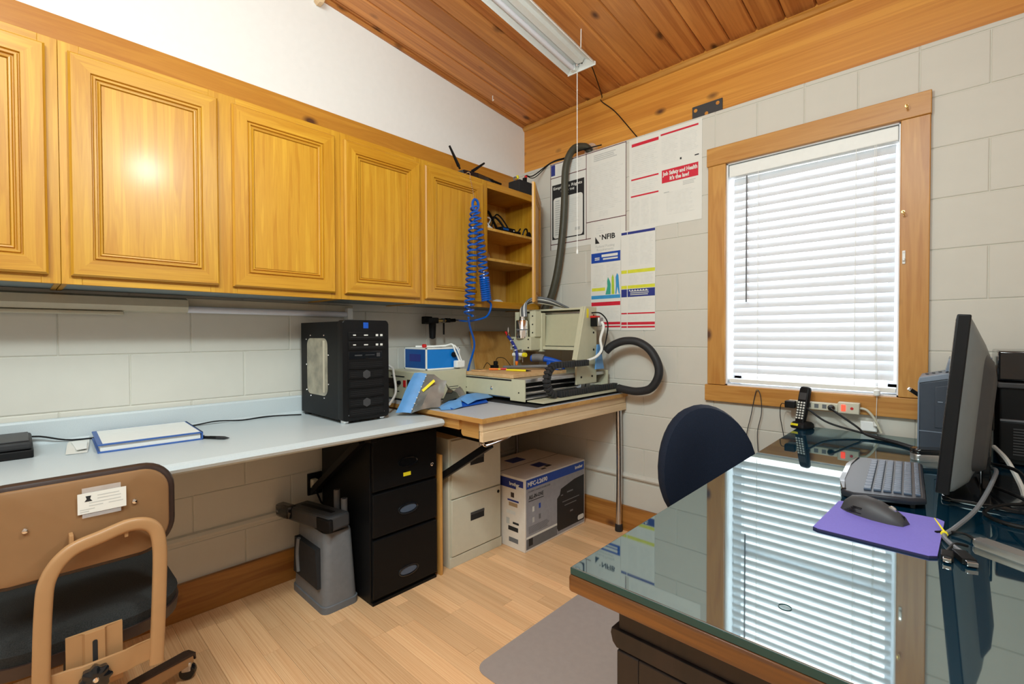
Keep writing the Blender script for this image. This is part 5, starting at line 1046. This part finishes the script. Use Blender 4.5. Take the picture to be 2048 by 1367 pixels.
# ---- grey printer
g1 = wthing('office_printer', 'grey office printer with sloped control panel beside the window', 'printer', (2.35, -.17, dz))
part('body', B().prism([(2.262,dz+.004),(2.445,dz+.004),(2.445,1.055),(2.262,1.012)], 'Y', -.300, -.06, .005), 'printer_blue', g1)
part('control_panel', B().prism([(2.258,1.010),(2.262,1.030),(2.445,1.078),(2.445,1.055)], 'Y', -.304, -.055, .003), 'printer_lt', g1); part('scanner_lid', B().prism([(2.330,1.052),(2.340,1.100),(2.447,1.106),(2.447,1.08)], 'Y', -.275, -.06, .004), 'printer_lt', g1); part('lid_recess', B().box(2.346, -.2765, 1.062, 2.44, -.274, 1.092), 'darkgrey', g1)
part('front_door', B().prism([(2.305,.855),(2.43,.855),(2.43,1.025),(2.305,1.000)], 'Y', -.304, -.299, .002), 'printer_blue', g1); part('tray_line', B().box(2.262, -.3015, .838, 2.445, -.2995, .841), 'printer_lt', g1); part('latch', B().box(2.312, -.3065, .945, 2.326, -.3035, .949, .001), 'printer_lt', g1); part('corner_trim', B().box(2.2585, -.3035, dz+.006, 2.2635, -.2985, 1.015, .002), 'printer_lt', g1)
for i in range(4): part('button', B().box(2.275+.018*i, -.2, 1.0365+.0047*i, 2.285+.018*i, -.17, 1.0385+.0047*i), 'darkgrey', g1)
part('lever', B().cyl((2.262,-.29,.965), (2.238,-.302,.985), .007, seg=10), 'black', g1); part('lever_tip', B().cyl((2.238,-.302,.985), (2.233,-.3045,.989), .0068, .005, 10), 'chrome', g1)
# ---- black printer
g2 = wthing('laser_printer', 'bulky black printer behind the monitor with ridged vent panel', 'printer', (2.6, -.2, dz))
part('body', B().box(2.462, -.34, dz+.004, 2.74, -.05, 1.022, .006), 'black', g2); part('scanner_unit', B().box(2.456, -.345, 1.036, 2.745, -.045, 1.132, .006), 'black_gloss', g2); part('neck', B().box(2.475, -.32, 1.02, 2.73, -.06, 1.038), 'black_matte', g2); part('ledge', B().box(2.456, -.350, 1.012, 2.745, -.06, 1.030, .004), 'darkgrey', g2); part('paper_tray', B().box(2.462, -.352, dz+.02, 2.735, -.34, .905, .004), 'black', g2); part('trim_line', B().box(2.462, -.3535, .905, 2.735, -.34, .912, .002), 'midgrey', g2)
for i in range(10): part('vent_slat', B().box(2.492, -.3545, .80+.009*i, 2.55, -.3518, .804+.009*i), 'darkgrey', g2)
# ---- monitor
mo = wthing('computer_monitor', 'thin black monitor seen edge on with grey curved back', 'monitor', (2.36, -.73, dz))
TL = Matrix.Translation((2.320,0,.805)) @ Matrix.Rotation(math.radians(4.6), 4, 'Y') @ Matrix.Translation((-2.320,0,-.805))
MY0, MY1 = -1.015, -.43
part('bezel', B().box(2.320, MY0, .805, 2.345, MY1, 1.236, .003).xf(TL), 'black', mo); part('screen', B().box(2.3192, MY0+.012, .822, 2.3200, MY1-.012, 1.224).xf(TL), 'black_gloss', mo)
def mring(x, iy, iz0, iz1): return [(x, y, z) for y, z in rrect(MY0+iy, .805+iz0, MY1-iy, 1.236-iz1, .02, 4)]
part('back_shell', B().loft([mring(2.3445,.004,.004,.006), mring(2.352,.012,.006,.02), mring(2.378,.08,.02,.07), mring(2.392,.16,.04,.10), mring(2.396,.20,.08,.14)]).xf(TL), 'monitor_back', mo)
part('back_hump', B().loft([[(x, y, z) for y, z in rrect(-.95+i, .85, -.50-i, 1.165-i, .03, 4)] for x, i in ((2.365,.0),(2.398,.04),(2.408,.08))]).xf(TL), 'darkgrey', mo)
for i in range(5): part('button', B().box(2.3455, MY0+.018, .868+.017*i, 2.3500, MY0+.028, .872+.017*i, .001).xf(TL), 'black', mo)
part('logo_or_reflection', B().box(2.3535, -.995, 1.175, 2.3545, -.965, 1.18).box(2.3535, -.985, 1.155, 2.3545, -.980, 1.175).xf(TL), 'black_print', mo)  # dark bars painted on as the reflection of lettering
part('stand_neck', B().box(2.405, -.78, dz+.012, 2.425, -.68, .98, .004).xf(Matrix.Identity(4)), 'black_gloss', mo); part('mount', B().box(2.39, -.76, .93, 2.43, -.70, 1.0, .004), 'black', mo); part('stand_foot', B().prism(rrect(2.330,-.92,2.50,-.56,.02,4), 'Z', dz, dz+.012, .003), 'black_gloss', mo)
# ---- keyboard, pad, mouse
kb = thing('keyboard', 'black and grey keyboard with curved front edge on the glass desk', 'keyboard', (2.215, -.845, dz), math.radians(-87))
kl = .225
out = [(-.225,-.055),(-.215,-.082),(-.10,-.098),(.10,-.098),(.205,-.086),(.222,-.06),(.215,.055),(.195,.082),(-.195,.082),(-.215,.055)]
KT = Matrix.Rotation(math.radians(4), 4, 'X')
part('case', B().prism(out, 'Z', .007, .024, .006).xf(KT), 'kbd', kb); part('front_lip', B().prism([(-.21,-.083),(-.10,-.099),(.10,-.099),(.20,-.087),(.195,-.075),(.10,-.087),(-.10,-.087),(-.205,-.072)], 'Z', .010, .027, .004).xf(KT), 'black_gloss', kb)
km = {}
rows = [(.062,.010,18,.0205),(.040,.0155,18,.0205),(.020,.0155,17,.0212),(.000,.0155,17,.0212),(-.020,.0155,17,.0212),(-.040,.0155,11,.033)]
for y, h, n, pitch_ in rows:
    for i in range(n):
        wdt = pitch_-.003; x = -n*pitch_/2+pitch_*i+.0015
        key = (round(wdt,4), h)
        if key not in km: km[key] = B().prism([(0,0),(wdt,0),(wdt,h),(0,h)], 'Z', .0, .007, .002).mesh('key', 'key')
        o = link('key', km[key], kb); o.matrix_local = KT @ Matrix.Translation((x, y, .0225))
for x in (-.18,.18): part('foot', B().box(x-.02, .05, 0, x+.02, .06, .014, .002), 'black', kb); part('foot', B().box(x-.02, -.07, 0, x+.02, -.06, .006, .001), 'black', kb)
mp_ = wthing('mouse_pad', 'purple fabric mouse pad on the glass desk', 'mouse pad', (2.23, -1.22, dz))
mpo = [(2.128,-1.340),(2.138,-1.347),(2.318,-1.350),(2.330,-1.340),(2.338,-1.110),(2.326,-1.098),(2.155,-1.105),(2.142,-1.115)]
part('base', B().prism(mpo, 'Z', dz, dz+.004), 'purple_d', mp_); part('fabric', B().prism([(x+(2.232-x)*.004, y+(-1.22-y)*.004) for x, y in mpo], 'Z', dz+.004, dz+.005), 'purple', mp_)
ms = thing('computer_mouse', 'dark grey wireless mouse on the purple pad', 'mouse', (2.218, -1.178, dz+.0052), math.radians(-20))
prof_ = [(-.063,.006),(-.058,.022),(-.045,.035),(-.020,.042),(.012,.038),(.040,.027),(.056,.017),(.063,.005)]
rings = []
for x, h in prof_:
    w_ = .034*math.sqrt(max(.12, 1-(x/.070)**2)); rings.append([(x, w_*math.cos(a), max(0., h*math.sin(a) if math.sin(a) > 0 else 0)+.002*(math.sin(a) < 0)*0) for a in [k*math.pi/10 for k in range(11)]])
part('shell', B().loft([[(p[0], p[1], p[2]) for p in r] for r in rings]), 'darkgrey', ms); part('wheel', B().lathe([(.006,-.003),(.0085,-.002),(.0085,.002),(.006,.003)], (.036,0,.0255), 'Y', 14), 'steel', ms); part('button_split', B().box(.046,-.0006,.006,.060,.0006,.019), 'black', ms)
for i in range(5): part('side_ridge', B().box(-.045+.004*i,-.0325+.0012*i,.006+.003*i,-.010,-.0305,.0072+.003*i), 'black', ms)
# ---- cables and small things
uh = thing('usb_hub', 'slim silver adapter hub lying on the glass desk', 'hub', (2.435, -1.238, dz), math.radians(-33))
part('case', B().prism(rrect(-.058,-.016,.058,.016,.006), 'Z', 0, .014, .004), 'alu', uh); part('cable', B().tube([(-.058,0,.007),(-.085,.012,.008),(-.105,.0,.006),(-.112,-.03,.006)], .003, 6), 'black', uh)
dc = wthing('display_cable', 'grey video cable with yellow tie and black plug on the desk', 'cable', (2.37, -1.2, dz))
part('cord', B().tube([(2.4,-.62,dz+.02),(2.43,-.80,dz+.075),(2.42,-.93,dz+.07),(2.39,-1.05,dz+.03),(2.355,-1.15,dz+.008),(2.338,-1.215,dz+.006),(2.350,-1.265,dz+.007),(2.362,-1.295,dz+.008)], .0045, 8), 'midgrey', dc); part('plug', B().box(-.011,-.022,-.006,.011,.022,.006,.002).xf(Matrix.Translation((2.366,-1.318,dz+.0068)) @ Matrix.Rotation(.35, 4, 'Z')), 'black', dc); part('plug_tip', B().box(-.008,-.033,-.004,.008,-.022,.004,.001).xf(Matrix.Translation((2.366,-1.318,dz+.0068)) @ Matrix.Rotation(.35, 4, 'Z')), 'steel', dc)
part('twist_tie', B().lathe([(.006,-.004),(.0066,0),(.006,.004)], (2.338,-1.205,dz+.0068), 'Y', 8).cyl((2.338,-1.20,dz+.010), (2.322,-1.165,dz+.024), .002, .001, 6), 'yellow', dc)
uc = wthing('usb_cable', 'short black cable with blue ended plug beside the mouse pad', 'cable', (2.345, -1.33, dz)); part('cord', B().tube([(2.372,-1.248,dz+.006),(2.355,-1.262,dz+.010),(2.346,-1.29,dz+.007),(2.343,-1.31,dz+.0065)], .003, 6), 'black', uc); part('plug', B().box(2.334,-1.345,dz+.001,2.352,-1.312,dz+.012,.002), 'black', uc); part('plug_tip', B().box(2.337,-1.357,dz+.003,2.349,-1.345,dz+.010,.001), 'chrome', uc)
bc_ = wthing('cable_bundle', 'bundle of black and grey cables curling behind the monitor', 'cable', (2.5, -.85, dz))
for pts, m, r in (([(2.43,-.66,dz+.06),(2.47,-.85,dz+.085),(2.49,-1.0,dz+.055),(2.51,-1.10,dz+.006),(2.56,-1.12,dz+.006)], 'black', .0045), ([(2.56,-.8,dz+.006),(2.45,-.92,dz+.02),(2.405,-.98,dz+.006),(2.45,-1.04,dz+.006),(2.56,-1.02,dz+.006)], 'black', .004), ([(2.44,-.55,dz+.09),(2.46,-.66,dz+.075),(2.48,-.74,dz+.03),(2.485,-.78,dz+.006)], 'lgrey_print', .006), ([(2.56,-.90,dz+.01),(2.50,-.95,dz+.008),(2.492,-.985,dz+.008),(2.53,-.99,dz+.008)], 'lgrey_print', .006), ([(2.42,-.75,dz+.02),(2.46,-.86,dz+.03),(2.53,-.92,dz+.012),(2.6,-.93,dz+.006)], 'black', .004)): part('cord', B().tube(pts, r, 7), m, bc_)
sd = thing('desk_device', 'small black topped silver desk device behind the keyboard', 'device', (2.300, -.43, dz), math.radians(30)); part('base', B().prism(rrect(-.055,-.022,.055,.022,.012), 'Z', 0, .022, .004), 'alu', sd); part('top', B().prism(rrect(-.057,-.023,.057,.023,.014), 'Z', .022, .040, .007), 'black_gloss', sd)
